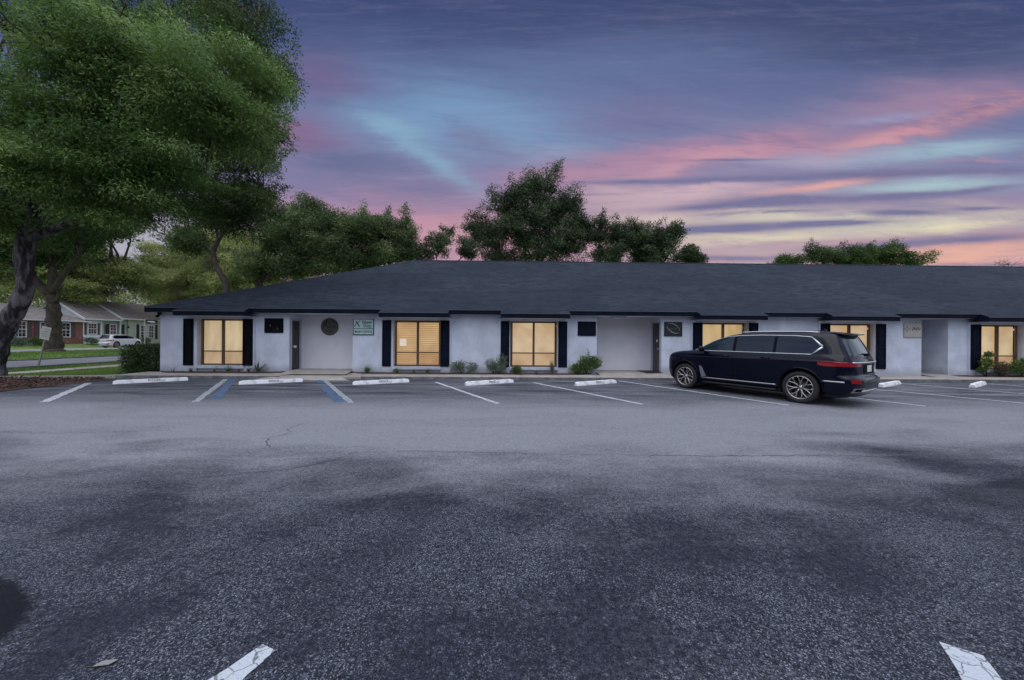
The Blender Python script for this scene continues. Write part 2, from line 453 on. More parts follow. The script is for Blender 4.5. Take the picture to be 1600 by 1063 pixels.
def leaf_mesh(name, P, size, mat_, parent=None, tone=None, aspect=0.45, D=None, jitter=1.0):
    """P (N,3) leaf bases; each leaf is a four-cornered blade along a direction D (or random)"""
    n = len(P)
    if D is None:
        D = rng.normal(size=(n, 3)); D[:, 2] *= 0.7
    else: D = D + rng.normal(size=(n, 3)) * 0.25 * jitter
    D /= np.linalg.norm(D, axis=1, keepdims=True) + 1e-9
    W = np.cross(D, rng.normal(size=(n, 3))); W /= np.linalg.norm(W, axis=1, keepdims=True) + 1e-9
    s = (size if np.ndim(size) else np.full(n, size)) * rng.uniform(0.65, 1.3, n)
    s = s[:, None]
    v = np.empty((n, 4, 3))
    v[:, 0] = P
    v[:, 1] = P + D * s * 0.5 + W * s * aspect * 0.5
    v[:, 2] = P + D * s
    v[:, 3] = P + D * s * 0.5 - W * s * aspect * 0.5
    me = bpy.data.meshes.new(name)
    me.vertices.add(n * 4); me.vertices.foreach_set('co', v.astype(np.float32).ravel())
    me.loops.add(n * 4); me.loops.foreach_set('vertex_index', np.arange(n * 4, dtype=np.int32))
    me.polygons.add(n); me.polygons.foreach_set('loop_start', np.arange(0, n * 4, 4, dtype=np.int32))
    me.update(calc_edges=True)
    if tone is None: tone = rng.uniform(0, 1, n)
    a = me.attributes.new('tone', 'FLOAT', 'FACE'); a.data.foreach_set('value', np.clip(tone, 0, 1).astype(np.float32))
    me.materials.append(mat_)
    o = bpy.data.objects.new(name, me); col.objects.link(o)
    if parent is not None: o.parent = parent
    return o

def grid_sheet(name, x0, x1, y0, y1, z, mat_, step=None, amp=0.0, label=None, kind='structure', seed=0):
    nx = 1 if not step else max(1, int((x1 - x0) / step)); ny = 1 if not step else max(1, int((y1 - y0) / step))
    r2 = np.random.default_rng(seed)
    mb = MB(); vs = []; fs = []
    for j in range(ny + 1):
        for i in range(nx + 1):
            e = 0 if (i in (0, nx) or j in (0, ny)) else r2.uniform(-amp, amp)
            vs.append((x0 + (x1 - x0) * i / nx, y0 + (y1 - y0) * j / ny, z + e))
    for j in range(ny):
        for i in range(nx):
            a = j * (nx + 1) + i; fs.append((a, a + 1, a + nx + 2, a + nx + 1))
    mb.add(vs, fs, 0, step is not None)
    return tag(mb.build(name, mat_, normals=False), kind=kind)

# ---------------------------------------------------------------- asphalt
def asphalt_mat():
    m = bpy.data.materials.new('asphalt'); m.use_nodes = True
    nt = m.node_tree; b = nt.nodes['Principled BSDF']
    tc = nt.nodes.new('ShaderNodeTexCoord'); g = nt.nodes.new('ShaderNodeSeparateXYZ')
    O = tc.outputs['Object']; nt.links.new(O, g.inputs[0])
    x, y = X(nt, g.outputs[0]), X(nt, g.outputs[1])
    def st(sx, sy, off=0.0): return vec(nt, x * sx, y * sy, off)
    big = noise(nt, st(0.22, 0.30, 1), 1.0, 4, 0.55, 0.5)
    mid = noise(nt, st(0.45, 1.1, 4), 1.0, 6, 0.62, 0.6)
    streak = noise(nt, st(0.35, 2.6, 9), 1.0, 6, 0.65, 0.4)
    fine = noise(nt, O, 26, 5, 0.7)
    grit = noise(nt, O, 95, 3, 0.75, 0.6)
    vor = nt.nodes.new('ShaderNodeTexVoronoi'); vor.inputs['Scale'].default_value = 82; nt.links.new(O, vor.inputs['Vector'])
    vd = X(nt, vor.outputs['Distance'])
    vcs = nt.nodes.new('ShaderNodeSeparateXYZ'); nt.links.new(vor.outputs['Color'], vcs.inputs[0]); vc = X(nt, vcs.outputs[0])
    # worn driving aisle between darker stalls and near rows, grazing-angle brightness painted into tone
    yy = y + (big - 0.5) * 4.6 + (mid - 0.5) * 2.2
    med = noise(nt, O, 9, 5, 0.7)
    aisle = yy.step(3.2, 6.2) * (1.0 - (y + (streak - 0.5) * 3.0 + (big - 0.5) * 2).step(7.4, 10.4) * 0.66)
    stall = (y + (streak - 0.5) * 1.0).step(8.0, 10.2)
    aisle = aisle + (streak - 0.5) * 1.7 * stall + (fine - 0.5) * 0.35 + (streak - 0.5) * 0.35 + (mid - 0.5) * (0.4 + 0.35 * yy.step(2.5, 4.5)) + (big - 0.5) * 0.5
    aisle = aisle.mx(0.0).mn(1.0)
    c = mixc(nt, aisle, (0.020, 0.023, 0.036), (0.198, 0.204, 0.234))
    patchy = noise(nt, st(0.8, 0.9, 30), 1.0, 6, 0.65)
    med = noise(nt, O, 9, 5, 0.7)
    # grain at several sizes multiplies that tone, stronger where the binder is dark
    gr = (1.0 + (fine - 0.5) * 2.6 + (med - 0.5) * 1.3 + (grit - 0.5) * 2.4).mx(0.25)
    gr = 1.0 + (gr - 1.0) * (1.0 - aisle * 0.55)
    gv = nt.nodes.new('ShaderNodeVectorMath'); gv.operation = 'SCALE'; nt.links.new(c, gv.inputs[0]); nt.links.new(gr.s, gv.inputs['Scale']); c = gv.outputs[0]
    near = 1.0 - y.step(3.0, 7.5)
    pp = patchy * 0.7 + fine * 0.25 + med * 0.05 + 0.02 * near
    chips = (vc.step(0.45, 0.8)) * (1.0 - vd.step(0.22, 0.48)) * (grit.step(0.38, 0.56))
    c = mixc(nt, chips * (0.10 + 0.62 * pp.step(0.44, 0.58)) * (0.25 + 0.75 * near), c, (0.33, 0.35, 0.41))
    worm = noise(nt, O, 30, 3, 0.55, 1.6)
    ridge = (1.0 - (worm - 0.5)._m('ABSOLUTE').step(0.0, 0.04)) * grit.step(0.40, 0.58)
    c = mixc(nt, ridge * (0.10 + 0.62 * pp.step(0.44, 0.58)) * near, c, (0.29, 0.31, 0.37))
    pits = (1.0 - grit.step(0.36, 0.50))
    c = mixc(nt, pits * (0.35 + 0.45 * near), c, (0.010, 0.011, 0.018))
    vb = nt.nodes.new('ShaderNodeTexVoronoi'); vb.inputs['Scale'].default_value = 24; nt.links.new(O, vb.inputs['Vector'])
    vbs = nt.nodes.new('ShaderNodeSeparateXYZ'); nt.links.new(vb.outputs['Color'], vbs.inputs[0])
    spot = X(nt, vbs.outputs[0]).step(0.90, 0.96) * (1.0 - X(nt, vb.outputs['Distance']).step(0.14, 0.26))
    c = mixc(nt, spot * near * 0.22, c, (0.30, 0.31, 0.36))
    # dark patches with irregular outlines of their own
    def dark_patch(cx, cy, rx, ry, amt, t=0.0, q=1.0):
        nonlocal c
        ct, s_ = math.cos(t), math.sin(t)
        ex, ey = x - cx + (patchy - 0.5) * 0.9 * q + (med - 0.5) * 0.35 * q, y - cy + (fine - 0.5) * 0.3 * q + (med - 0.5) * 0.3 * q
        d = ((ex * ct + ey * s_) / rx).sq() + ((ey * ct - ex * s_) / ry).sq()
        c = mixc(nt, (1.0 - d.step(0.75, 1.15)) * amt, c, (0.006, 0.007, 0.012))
    dark_patch(-3.17, 1.97, 0.62, 0.41, 0.95, -0.62, 0.45)
    dark_patch(6.2, 3.75, 1.7, 0.42, 0.42, 0.12)
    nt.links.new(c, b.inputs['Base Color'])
    b.inputs['Roughness'].default_value = 0.82
    b.inputs['Specular IOR Level'].default_value = 0.12
    h = grit * 0.6 + fine * 0.5 + vd * -0.3
    bp = nt.nodes.new('ShaderNodeBump'); bp.inputs['Strength'].default_value = 0.75; bp.inputs['Distance'].default_value = 0.006
    nt.links.new(h.s, bp.inputs['Height']); nt.links.new(bp.outputs[0], b.inputs['Normal'])
    return m
M['asphalt'] = asphalt_mat()

def worn_paint(name, c, wear=0.45, scale=14):
    """line paint with the asphalt showing through its worn patches"""
    m = mat(name, c, 0.75, c2=tuple(v * 0.25 + 0.03 for v in c), vscale=scale, detail=8, lo=wear, hi=wear + 0.13, bump=0.4, bscale=90)
    return m
M['line'] = worn_paint('worn_line_paint', (0.40, 0.42, 0.48), 0.52)
M['line_dull'] = worn_paint('faded_line_paint', (0.27, 0.30, 0.34), 0.48)
M['line_blue'] = worn_paint('faded_blue_paint', (0.045, 0.095, 0.20), 0.47, 5)
M['line_near'] = worn_paint('cracked_line_paint', (0.42, 0.46, 0.52), 0.56, 30)
def crack_paint(m):
    nt = m.node_tree; b = nt.nodes['Principled BSDF']; src = b.inputs['Base Color'].links[0].from_socket
    tc = nt.nodes.new('ShaderNodeTexCoord'); wv = nt.nodes.new('ShaderNodeTexNoise'); wv.inputs['Scale'].default_value = 14; wv.inputs['Detail'].default_value = 4; nt.links.new(tc.outputs['Object'], wv.inputs['Vector'])
    sv = nt.nodes.new('ShaderNodeVectorMath'); sv.operation = 'MULTIPLY_ADD'; nt.links.new(wv.outputs['Color'], sv.inputs[0]); sv.inputs[1].default_value = (.06, .06, .06); nt.links.new(tc.outputs['Object'], sv.inputs[2])
    v = nt.nodes.new('ShaderNodeTexVoronoi'); v.feature = 'DISTANCE_TO_EDGE'; v.inputs['Scale'].default_value = 9; nt.links.new(sv.outputs[0], v.inputs['Vector'])
    k = 1.0 - X(nt, v.outputs['Distance']).step(0.008, 0.030)
    nt.links.new(mixc(nt, k * 0.92, src, (.10, .105, .12)), b.inputs['Base Color'])
crack_paint(M['line_near'])

grass_col = mat('lawn', (0.065, 0.135, 0.026), 0.95, c2=(0.17, 0.25, 0.07), vscale=0.9, detail=9, bump=0.9, bscale=12)
road_m = mat('road', (0.13, 0.135, 0.155), 0.9, var=0.18, vscale=0.9, bump=0.3, bscale=30, detail=8)
g_ = MB(); g_.quad((-900, -900, -0.03), (900, -900, -0.03), (900, 900, -0.03), (-900, 900, -0.03))
tag(g_.build('ground', grass_col, normals=False), kind='structure')
lot = MB()
lot.quad((-14.1, -40, 0), (60, -40, 0), (60, 13.75, 0), (-14.1, 13.75, 0))
lot.quad((-60, -40, -0.004), (-14.1, -40, -0.004), (-14.1, 5.0, -0.004), (-60, 5.0, -0.004))
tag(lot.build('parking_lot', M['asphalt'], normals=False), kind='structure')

# lawn strips left of the building, street and far lane
def strip(name, pts, z, m): return tag(MB().poly([(x, y, z) for x, y in pts]).build(name, m, normals=False), kind='structure')
strip('street', [(-29.6, 5), (-23.1, 5), (-23.1, 170), (-29.6, 170)], -0.012, road_m)
strip('far_road', [(-51.2, 5), (-44.6, 5), (-44.6, 30), (-43.2, 37), (-43.6, 170), (-52.5, 170), (-51.4, 40)], -0.008, mat('pale_road', (0.25, 0.25, 0.25), 0.9, var=0.1))
kb = MB()
for a in (-29.75, -23.1): kb.box(a, a + 0.15, 5, 120, -0.03, 0.07)
tag(kb.build('street_kerb', M['kerb']), kind='structure')
sw = MB()
for k in range(50): sw.bbox(-20.75, -19.65, 5 + k * 1.6, 5 + k * 1.6 + 1.585, -0.02, 0.02, 0.006)
tag(sw.build('footpath', M['concrete']), kind='structure')
bank = MB()
bank.quad((-52.6, 5, -0.01), (-52.6, 170, -0.01), (-54.2, 170, 0.42), (-54.2, 5, 0.42)); bank.quad((-54.2, 5, .42), (-54.2, 170, .42), (-90, 170, .42), (-90, 5, .42))
tag(bank.build('lawn_bank', grass_col, normals=False), kind='structure')

# lot kerb running on past the building to the left, and the bark mulch bed
ck = MB()
pts = [(-14.5, 13.95), (-15.6, 13.55), (-17.0, 13.28), (-18.6, 13.22), (-21.0, 13.2)]
for (xa, ya), (xb, yb) in zip(pts[:-1], pts[1:]):
    ck.add([(xa, ya - .12, -.02), (xb, yb - .12, -.02), (xb, yb - .12, .1), (xa, ya - .12, .1), (xa, ya + .12, -.02), (xb, yb + .12, -.02), (xb, yb + .12, .1), (xa, ya + .12, .1)],
           [(0, 1, 2, 3), (4, 5, 6, 7), (3, 2, 6, 7)])
tag(ck.build('lot_kerb', M['concrete']), kind='structure')
nx, ny = 70, 110
mv, mf = [], []
for j in range(ny + 1):
    for i in range(nx + 1):
        u, v = i / nx, j / ny
        xx = -20.5 + u * (6.35 + 0.12 * math.sin(v * 17) + 0.06 * math.sin(v * 41)); yy = 5.2 + v * (7.9 + 0.45 * u ** 3)
        edge = min(1, 14 * (1 - u)) * min(1, 14 * (1 - v) + .4)
        mv.append((xx, yy, 0.005 + edge * (0.045 + 0.03 * math.sin(xx * 2.1) * math.sin(yy * 1.7) + random.uniform(0, 0.025))))
for j in range(ny):
    for i in range(nx):
        a = j * (nx + 1) + i; mf.append((a, a + 1, a + nx + 2, a + nx + 1))
tag(MB().add(mv, mf).build('mulch_bed', M['mulch'], normals=False), kind='structure')
n = 9000
P = np.column_stack([rng.uniform(-20.4, -14.2, n), rng.uniform(7.5, 13.2, n), rng.uniform(0.05, 0.11, n)])
D = rng.normal(size=(n, 3)); D[:, 2] *= 0.25
chipm = leaf_mat('bark_chips', (0.02, 0.011, 0.009), (0.07, 0.035, 0.027), (0.15, 0.09, 0.075), trans=0.0, rough=0.9)
tag(leaf_mesh('bark_chips', P, 0.075, chipm, D=D, aspect=0.5), kind='stuff')

# grass blades on the strips nearest the lot
gm = leaf_mat('grass_blades', (0.07, 0.14, 0.026), (0.14, 0.24, 0.05), (0.24, 0.32, 0.10), trans=0.25)
def blades(n, x0, x1, y0, y1, h, z=-0.03):
    return np.column_stack([rng.uniform(x0, x1, n), rng.uniform(y0, y1, n), np.full(n, z)]), np.full(n, h)
segs = [blades(26000, -19.6, -15.5, 13.4, 24, .085), blades(9000, -23.05, -20.8, 13, 26, .08), blades(24000, -43, -29.8, 18, 42, .13), blades(3500, -19.6, -16.0, 13.4, 14.6, .10)]
P = np.concatenate([a for a, _ in segs]); S_ = np.concatenate([b for _, b in segs])
D = np.tile(np.array([[0, 0, 1.0]]), (len(P), 1)) + rng.normal(size=(len(P), 3)) * 0.35
tn = 0.45 + 0.3 * np.sin(P[:, 0] * 0.9 + 1.3 * np.sin(P[:, 1] * 0.7)) + rng.uniform(-.25, .25, len(P))
tag(leaf_mesh('grass', P, S_, gm, D=D, aspect=0.28, tone=tn), kind='stuff')

# ---------------------------------------------------------------- painted lines
def stripe(xa, ya, xb, yb, w, z=0.004, m='line', name='parking_line', m2=None, off=0.0):
    d = Vector((xb - xa, yb - ya, 0)); L = d.length; d.normalize(); nrm = Vector((-d.y, d.x, 0))
    k = max(2, int(L / 0.12)); vs = []
    for i in range(k + 1):
        p = Vector((xa, ya, z)) + d * L * i / k + nrm * off
        j = 0.012 * w / 0.1
        vs.append(p - nrm * (w / 2 + random.uniform(-j, j))); vs.append(p + nrm * (w / 2 + random.uniform(-j, j)))
    fs = [(2 * i, 2 * i + 2, 2 * i + 3, 2 * i + 1) for i in range(k)]
    return tag(MB().add(vs, fs).build(name, M[m], normals=False), kind='structure')
stripe(-11.0, 8.75, -13.9, 12.2, 0.17, m='line')
stripe(-7.5, 8.8, -10.35, 13.45, 0.15, m='line_dull'); stripe(-7.55, 9.15, -10.35, 13.5, 0.22, m='line_blue', off=-0.19)
stripe(-3.75, 8.8, -6.75, 13.45, 0.14, m='line_dull'); stripe(-3.95, 9.1, -5.9, 12.1, 0.22, m='line_blue', off=0.20); stripe(-6.2, 12.6, -6.8, 13.5, 0.22, m='line_blue', off=0.18)
stripe(-0.18, 8.77, -2.5, 12.9, 0.11); stripe(3.38, 8.75, 1.0, 12.9, 0.11, m='line'); stripe(6.97, 8.7, 4.3, 13.55, 0.11)
stripe(10.35, 8.65, 8.0, 12.9, 0.10); stripe(13.7, 8.75, 11.4, 12.9, 0.10); stripe(16.9, 8.75, 14.7, 13.2, 0.10); stripe(20.5, 8.75, 18.2, 13.2, 0.10)
stripe(-16.5, 8.6, -13.0, 8.62, 0.09, m='line_dull')
# two cracked stripe ends close to the camera
def near_stripe(quad, seed):
    r2 = random.Random(seed); (a, b, c, d) = [Vector((*p, 0.004)) for p in quad]   # a-b far edge, d-c near edge
    n = 9; vs = []
    for i in range(n + 1):
        t = i / n; l = a.lerp(d, t); r_ = b.lerp(c, t); w = (r_ - l)
        vs.append(l + w * r2.uniform(-.05, .05)); vs.append(r_ + w * r2.uniform(-.05, .05))
    fs = [(2 * i, 2 * i + 1, 2 * i + 3, 2 * i + 2) for i in range(n)]
    tag(MB().add(vs, fs).build('parking_line', M['line_near'], normals=False), kind='structure')
near_stripe([(-1.262, 1.90), (-1.175, 1.865), (-1.36, 1.25), (-1.62, 1.30)], 3)
near_stripe([(2.335, 1.885), (2.46, 1.80), (2.02, 1.15), (1.84, 1.16)], 5)

def crack(pts, seed, w=0.012):
    r2 = random.Random(seed); P = []
    for (xa, ya), (xb, yb) in zip(pts[:-1], pts[1:]):
        L = math.hypot(xb - xa, yb - ya); k = max(2, int(L / .06))
        for i in range(k): u = i / k; P.append(Vector((xa + (xb - xa) * u + r2.uniform(-.022, .022), ya + (yb - ya) * u + r2.uniform(-.022, .022), .0035)))
    vs = []
    for i, p in enumerate(P):
        d = (P[min(i + 1, len(P) - 1)] - P[max(i - 1, 0)]).normalized(); n2 = Vector((-d.y, d.x, 0)) * w * r2.uniform(.15, .6)
        vs += [p - n2, p + n2]
    tag(MB().add(vs, [(2 * i, 2 * i + 1, 2 * i + 3, 2 * i + 2) for i in range(len(P) - 1)]).build('asphalt_crack', M['crack'], normals=False), kind='structure')
M['crack'] = mat('crack_filler', (.018, .019, .026), .95)
crack([(-3.75, 6.75), (-3.8, 6.3), (-3.55, 6.05), (-3.75, 5.75), (-3.6, 5.45), (-3.3, 5.15)], 1)
crack([(-2.1, 5.05), (-2.25, 4.7), (-2.6, 4.4), (-3.1, 4.25), (-3.7, 4.05)], 2, .010)
crack([(1.6, 4.95), (3.0, 4.9), (4.6, 4.95), (6.8, 4.75), (9.5, 4.8)], 3, .011)
crack([(-2.4, 5.0), (-1.2, 5.1), (.4, 5.0), (1.6, 4.95)], 4, .007)
crack([(-9.0, 6.1), (-7.2, 6.0), (-5.6, 6.2)], 5, .008)

# ---------------------------------------------------------------- walkway in front of the building
wk = MB()
xs = [-14.6]
while xs[-1] < 44: xs.append(xs[-1] + 1.52)
for a, b in zip(xs[:-1], xs[1:]):
    dip = -8.95 < (a + b) / 2 < -5.9
    zt = 0.12 if not dip else 0.085
    wk.bbox(a + 0.006, b - 0.006, 13.70, 14.36, -0.02, zt, 0.012)
    wk.bbox(a + 0.006, b - 0.006, 14.363, 14.95, -0.02, 0.118, 0.004)
tag(wk.build('walkway', M['concrete']), kind='structure')
kb = MB()
for a, b in zip(xs[:-1], xs[1:]):
    if -8.95 < (a + b) / 2 < -5.9: continue
    kb.bbox(a + 0.003, b - 0.003, 13.66, 13.70, -0.02, 0.105, 0.008)
tag(kb.build('walkway_kerb', M['kerb']), kind='structure')
rp = MB()
rp.add([(-9.3, 13.35, 0.003), (-5.7, 13.2, 0.003), (-6.3, 13.75, 0.09), (-8.8, 13.75, 0.09)], [(0, 1, 2, 3)])
rp.add([(-8.9, 14.2, .125), (-6.3, 14.2, .125), (-6.3, 14.87, .205), (-8.9, 14.87, .205), (-6.3, 15.9, .21), (-8.9, 15.9, .21)], [(0, 1, 2, 3), (3, 2, 4, 5)])
rp.add([(3.8, 14.2, .125), (6.5, 14.2, .125), (6.5, 14.87, .185), (3.8, 14.87, .185), (6.5, 16.0, .19), (3.8, 16.0, .19)], [(0, 1, 2, 3), (3, 2, 4, 5)])
rp.add([(17.6, 14.2, .125), (18.75, 14.2, .125), (18.75, 14.87, .165), (17.6, 14.87, .165), (18.75, 16.6, .17), (17.6, 16.6, .17)], [(0, 1, 2, 3), (3, 2, 4, 5)])
tag(rp.build('entrance_apron', M['concrete'], normals=False), kind='structure')
bed = MB()
for a, b in ((-14.05, -9.0), (-6.28, 3.55), (18.8, 23.0)):
    nn = int((b - a) / 0.12)
    vs = []; fs = []
    for i in range(nn + 1):
        xx = a + (b - a) * i / nn
        e = 0.35 * math.exp(-((xx - a) / .35) ** 2) + 0.35 * math.exp(-((b - xx) / .35) ** 2)
        f = 14.47 + random.uniform(-.03, .03) + e
        vs += [(xx, f, .119), (xx, (f + 14.86) / 2, .15 + random.uniform(0, .03)), (xx, 14.9, .155)]
    for i in range(nn):
        for j in range(2): fs.append((3 * i + j, 3 * i + 3 + j, 3 * i + 4 + j, 3 * i + 1 + j))
    bed.add(vs, fs)
tag(bed.build('planting_bed', M['mulch'], normals=False), kind='structure')

# ---------------------------------------------------------------- wheel stops
stop_text = ['RESERVED'] * 3
def make_stop(cx, cy, rz, label, txt, worn=0.0):
    e = empty('wheel_stop', (cx, cy, 0.0), rz, label, 'wheel stop', 'wheel stops at the head of the stalls')
    mb = MB(); L = 0.915
    prof = [(-.085, 0), (-.08, .035), (-.05, .125), (.05, .125), (.08, .035), (.085, 0)]
    xs_ = np.concatenate([[-L, -L + .02, -L + .09], np.linspace(-L + .16, L - .16, 16), [L - .09, L - .02, L]])
    vs, fs = [], []
    r2 = random.Random(int(cx * 10))
    for i, xx in enumerate(xs_):
        k = 0.72 if i in (0, len(xs_) - 1) else 0.86 if i in (1, len(xs_) - 2) else 1.0
        for (py, pz) in prof:
            vs.append((xx + r2.uniform(-.004, .004), py * (0.9 + .1 * k) + r2.uniform(-.003, .003), pz * k + (r2.uniform(-.006, .003) if pz > .1 else 0)))
    n_ = len(prof)
    for i in range(len(xs_) - 1):
        for j in range(n_ - 1): fs.append((i * n_ + j, (i + 1) * n_ + j, (i + 1) * n_ + j + 1, i * n_ + j + 1))
    fs.append(tuple(range(n_))); fs.append(tuple((len(xs_) - 1) * n_ + j for j in range(n_)))
    mb.add(vs, fs)
    mb.build('block', M['white_paint'], e)
    if txt:
        an = math.atan2(.09, .03)
        text_obj('stencil_lettering', txt, 0.105, M['stencil'], e, (0.06, -0.0685, 0.078), (an, 0, 0), 0.001, sx=0.85, bold=0.001)
    return e
names = [('white wheel stop nearest the mulch bed, stencilled ESTORE', 'ESTORE'), ('white wheel stop between the two blue-edged stall lines', 'ESPACE'),
         ('white wheel stop below the rectangular green framed sign', 'ESPACE'), ('white wheel stop in front of the two low grey-green shrubs', 'SPACE'),
         ('white wheel stop just left of the second entrance recess', 'SPACE'), ('white wheel stop under the front of the dark SUV', None),
         ('white wheel stop hidden beyond the middle of the dark SUV', None), ('chipped white wheel stop just behind the tail of the dark SUV', None), ('white wheel stop at far right in front of the last window', None)]
cx = [-12.14, -8.02, -4.28, -0.54, 3.18, 6.78, 10.35, 13.75, 17.0]
for i, (lab, txt) in enumerate(names):
    if i == 6: continue
    make_stop(cx[i], 12.44 + (0.1 if i == 0 else 0) + 0.02 * i, R(29 if i else 36) - (R(3) if 0 < i < 3 else 0), lab, txt)

lf = empty('fallen_leaf', (-1.95, 1.79, .008), .3, 'single small pale fallen leaf on the asphalt at lower left', 'leaf')
MB().add([(-.05, 0, 0), (-.02, .016, .006), (.03, .013, .004), (.05, 0, .008), (.02, -.015, .003), (-.03, -.013, .007), (0, 0, .001)], [(0, 1, 6), (1, 2, 6), (2, 3, 6), (3, 4, 6), (4, 5, 6), (5, 0, 6)]).build('blade', mat('dry_leaf', (.20, .19, .19), .9), lf)
MB().tube([(-.05, 0, .001), (-.075, .006, .002)], .0015, 5).build('stalk', mat('leaf_stalk', (.1, .07, .05), .9), lf)

# ---------------------------------------------------------------- the office building
off = empty('office_building', (0, 14.85, 0), 0, 'long white single-storey office building under a dark hipped shingle roof', 'office building')
def part(mb, name, m, parent=off, label=None, normals=True):
    """mesh written in world coordinates under a thing that stands at (0, 14.85, 0)"""
    o = mb.build(name, m, parent, normals)
    r = parent
    while r.parent: r = r.parent
    if parent is r: o.location = -Vector(r.location)
    if label: o['label'] = label
    return o
SH = [(-13.08, -12.68, -10.70, -10.30), (-5.06, -4.70, -2.69, -2.31), (-0.21, 0.15, 2.17, 2.54),
      (7.78, 8.18, 10.14, 10.53), (13.18, 13.58, 15.54, 15.96), (19.61, 20.05, 21.95, 22.40)]
WN = [(-12.50, -10.74), (-4.56, -2.74), (0.25, 2.08), (8.25, 10.06), (13.66, 15.46), (20.12, 21.86)]
BAY = [(-13.13, -10.25), (-5.10, -2.27), (-0.25, 2.58), (7.74, 10.57), (13.14, 16.0), (19.57, 22.45)]
EAV = [(-12.97, -10.22), (-5.0, -2.27), (-0.2, 2.55), (7.78, 10.5), (13.13, 15.9), (19.58, 22.4)]
REC = [(-8.89, -6.30, 15.76), (3.79, 6.51, 16.0), (17.60, 18.75, 16.6)]
YW, YB = 14.87, 14.79
ZT = 2.53
w = MB()
cur = -14.09
ev = sorted([(a, b, 'bay', i) for i, (a, b) in enumerate(BAY)] + [(a, b, 'rec', i) for i, (a, b, _) in enumerate(REC)])
for a, b, kind, i in ev:
    w.box(cur, a, YW, YW + .2, 0.0, ZT)
    if kind == 'bay':
        wa, wb = WN[i][0] - 0.06, WN[i][1] + 0.06
        zt, zb = 2.30, 0.40
        w.box(a, wa, YB, YW + .2, 0.0, 2.40); w.box(wb, b, YB, YW + .2, 0.0, 2.40)
        w.box(wa, wb, YB + .0, YW + .2, zt, 2.40); w.box(wa, wb, YB + .05, YW + .2, 0.0, zb - 0.16)
        w.box(wa - .02, wb + .02, YB - 0.05, YW + .2, zb - 0.12, zb)          # projecting ledge under the window
        w.box(wa + .0, wb - .0, YB + .07, YW + .2, zb - 0.16, zb - 0.12)
        w.box(a, b, YW - .0, YW + .2, 2.40, ZT)
    else:
        yb = REC[i][2]
        rw = MB().box(a, b, yb, yb + .15, 0.0, ZT); part(rw, 'recess_wall', M['recess'], label=['back wall of the first recess', 'wide blank back wall of the second recess', 'back wall of the narrow third recess'][i])
        if i != 0: w.box(a - .15, a, YW + .2, yb + .15, 0.0, ZT)
        else:
            w.box(a - .15, a, YW + .2, YW + .203, 0.0, ZT)
            w.box(a - .15, a, 15.70, yb + .15, 0.0, ZT); w.box(a - .15, a, YW + .203, 15.70, 2.33, ZT)
        if i == 1:
            w.box(b, b + .15, YW + .2, YW + .203, 0.0, ZT); w.box(b, b + .15, 15.9, yb + .15, 0, ZT); w.box(b, b + .15, YW + .203, 15.9, 2.36, ZT)
        else: w.box(b, b + .15, YW + .2, yb + .15, 0.0, ZT)
    cur = b
w.box(cur, 46, YW, YW + .2, 0, ZT)
w.box(-14.09, -13.89, YW + .2, 31.4, 0, ZT); w.box(45.8, 46, YW + .2, 31.4, 0, ZT); w.box(-13.89, 45.8, 31.2, 31.4, 0, ZT)
part(w, 'wall', M['wall'])

# roof
PT = 0.442; Y0, Z0, YR = 14.50, 2.73, 23.10
ZR = Z0 + PT * (YR - Y0); run = YR - Y0; X0, X1 = -14.38, 47.0
def shingle_mat():
    m = bpy.data.materials.new('shingles'); m.use_nodes = True
    nt = m.node_tree; b = nt.nodes['Principled BSDF']
    tc = nt.nodes.new('ShaderNodeTexCoord'); g = nt.nodes.new('ShaderNodeSeparateXYZ'); O = tc.outputs['Object']; nt.links.new(O, g.inputs[0])
    x, y, z = (X(nt, g.outputs[i]) for i in range(3))
    br = nt.nodes.new('ShaderNodeTexBrick'); br.inputs['Scale'].default_value = 1.0
    br.inputs['Brick Width'].default_value = 0.34; br.inputs['Row Height'].default_value = 0.145; br.inputs['Mortar Size'].default_value = 0.008
    br.inputs['Color1'].default_value = (0.036, 0.044, 0.060, 1); br.inputs['Color2'].default_value = (0.012, 0.016, 0.025, 1); br.inputs['Mortar'].default_value = (0.012, 0.016, 0.026, 1)
    br.inputs['Bias'].default_value = -0.1
    nt.links.new(vec(nt, x + (y * 0.37), y + z * 0.45, 0.0), br.inputs['Vector'])
    c = br.outputs['Color']
    n1 = noise(nt, vec(nt, x * 0.9 + y * .5, y * 2.6, 0), 1.0, 7, 0.72, 0.4); n2 = noise(nt, vec(nt, x * 0.16, y * 0.3, 3), 1.0, 4, 0.6); n3 = noise(nt, O, 70, 2, 0.7)
    c = mixc(nt, n1.step(0.40, 0.62) * 0.5, c, (0.036, 0.047, 0.066)); c = mixc(nt, n2.step(0.40, 0.60) * 0.45, c, (0.013, 0.018, 0.030))
    c = mixc(nt, n3.step(0.4, 0.75) * 0.3, c, (0.062, 0.076, 0.102))
    nt.links.new(c, b.inputs['Base Color']); b.inputs['Roughness'].default_value = 0.95; b.inputs['Specular IOR Level'].default_value = 0.08
    row = (y + z * 0.45) / 0.145
    saw = row - row._m('FLOOR')
    bp = nt.nodes.new('ShaderNodeBump'); bp.inputs['Strength'].default_value = 0.5; bp.inputs['Distance'].default_value = 0.02
    nt.links.new((saw * 1.0 + n3 * 0.4 + n1 * 0.4).s, bp.inputs['Height']); nt.links.new(bp.outputs[0], b.inputs['Normal'])
    return m
M['shingle'] = shingle_mat()
rf = MB()
A = (X0, Y0, Z0); B = (X1, Y0, Z0); C_ = (X1 - run, YR, ZR); D_ = (X0 + run, YR, ZR); YBk = 2 * YR - Y0
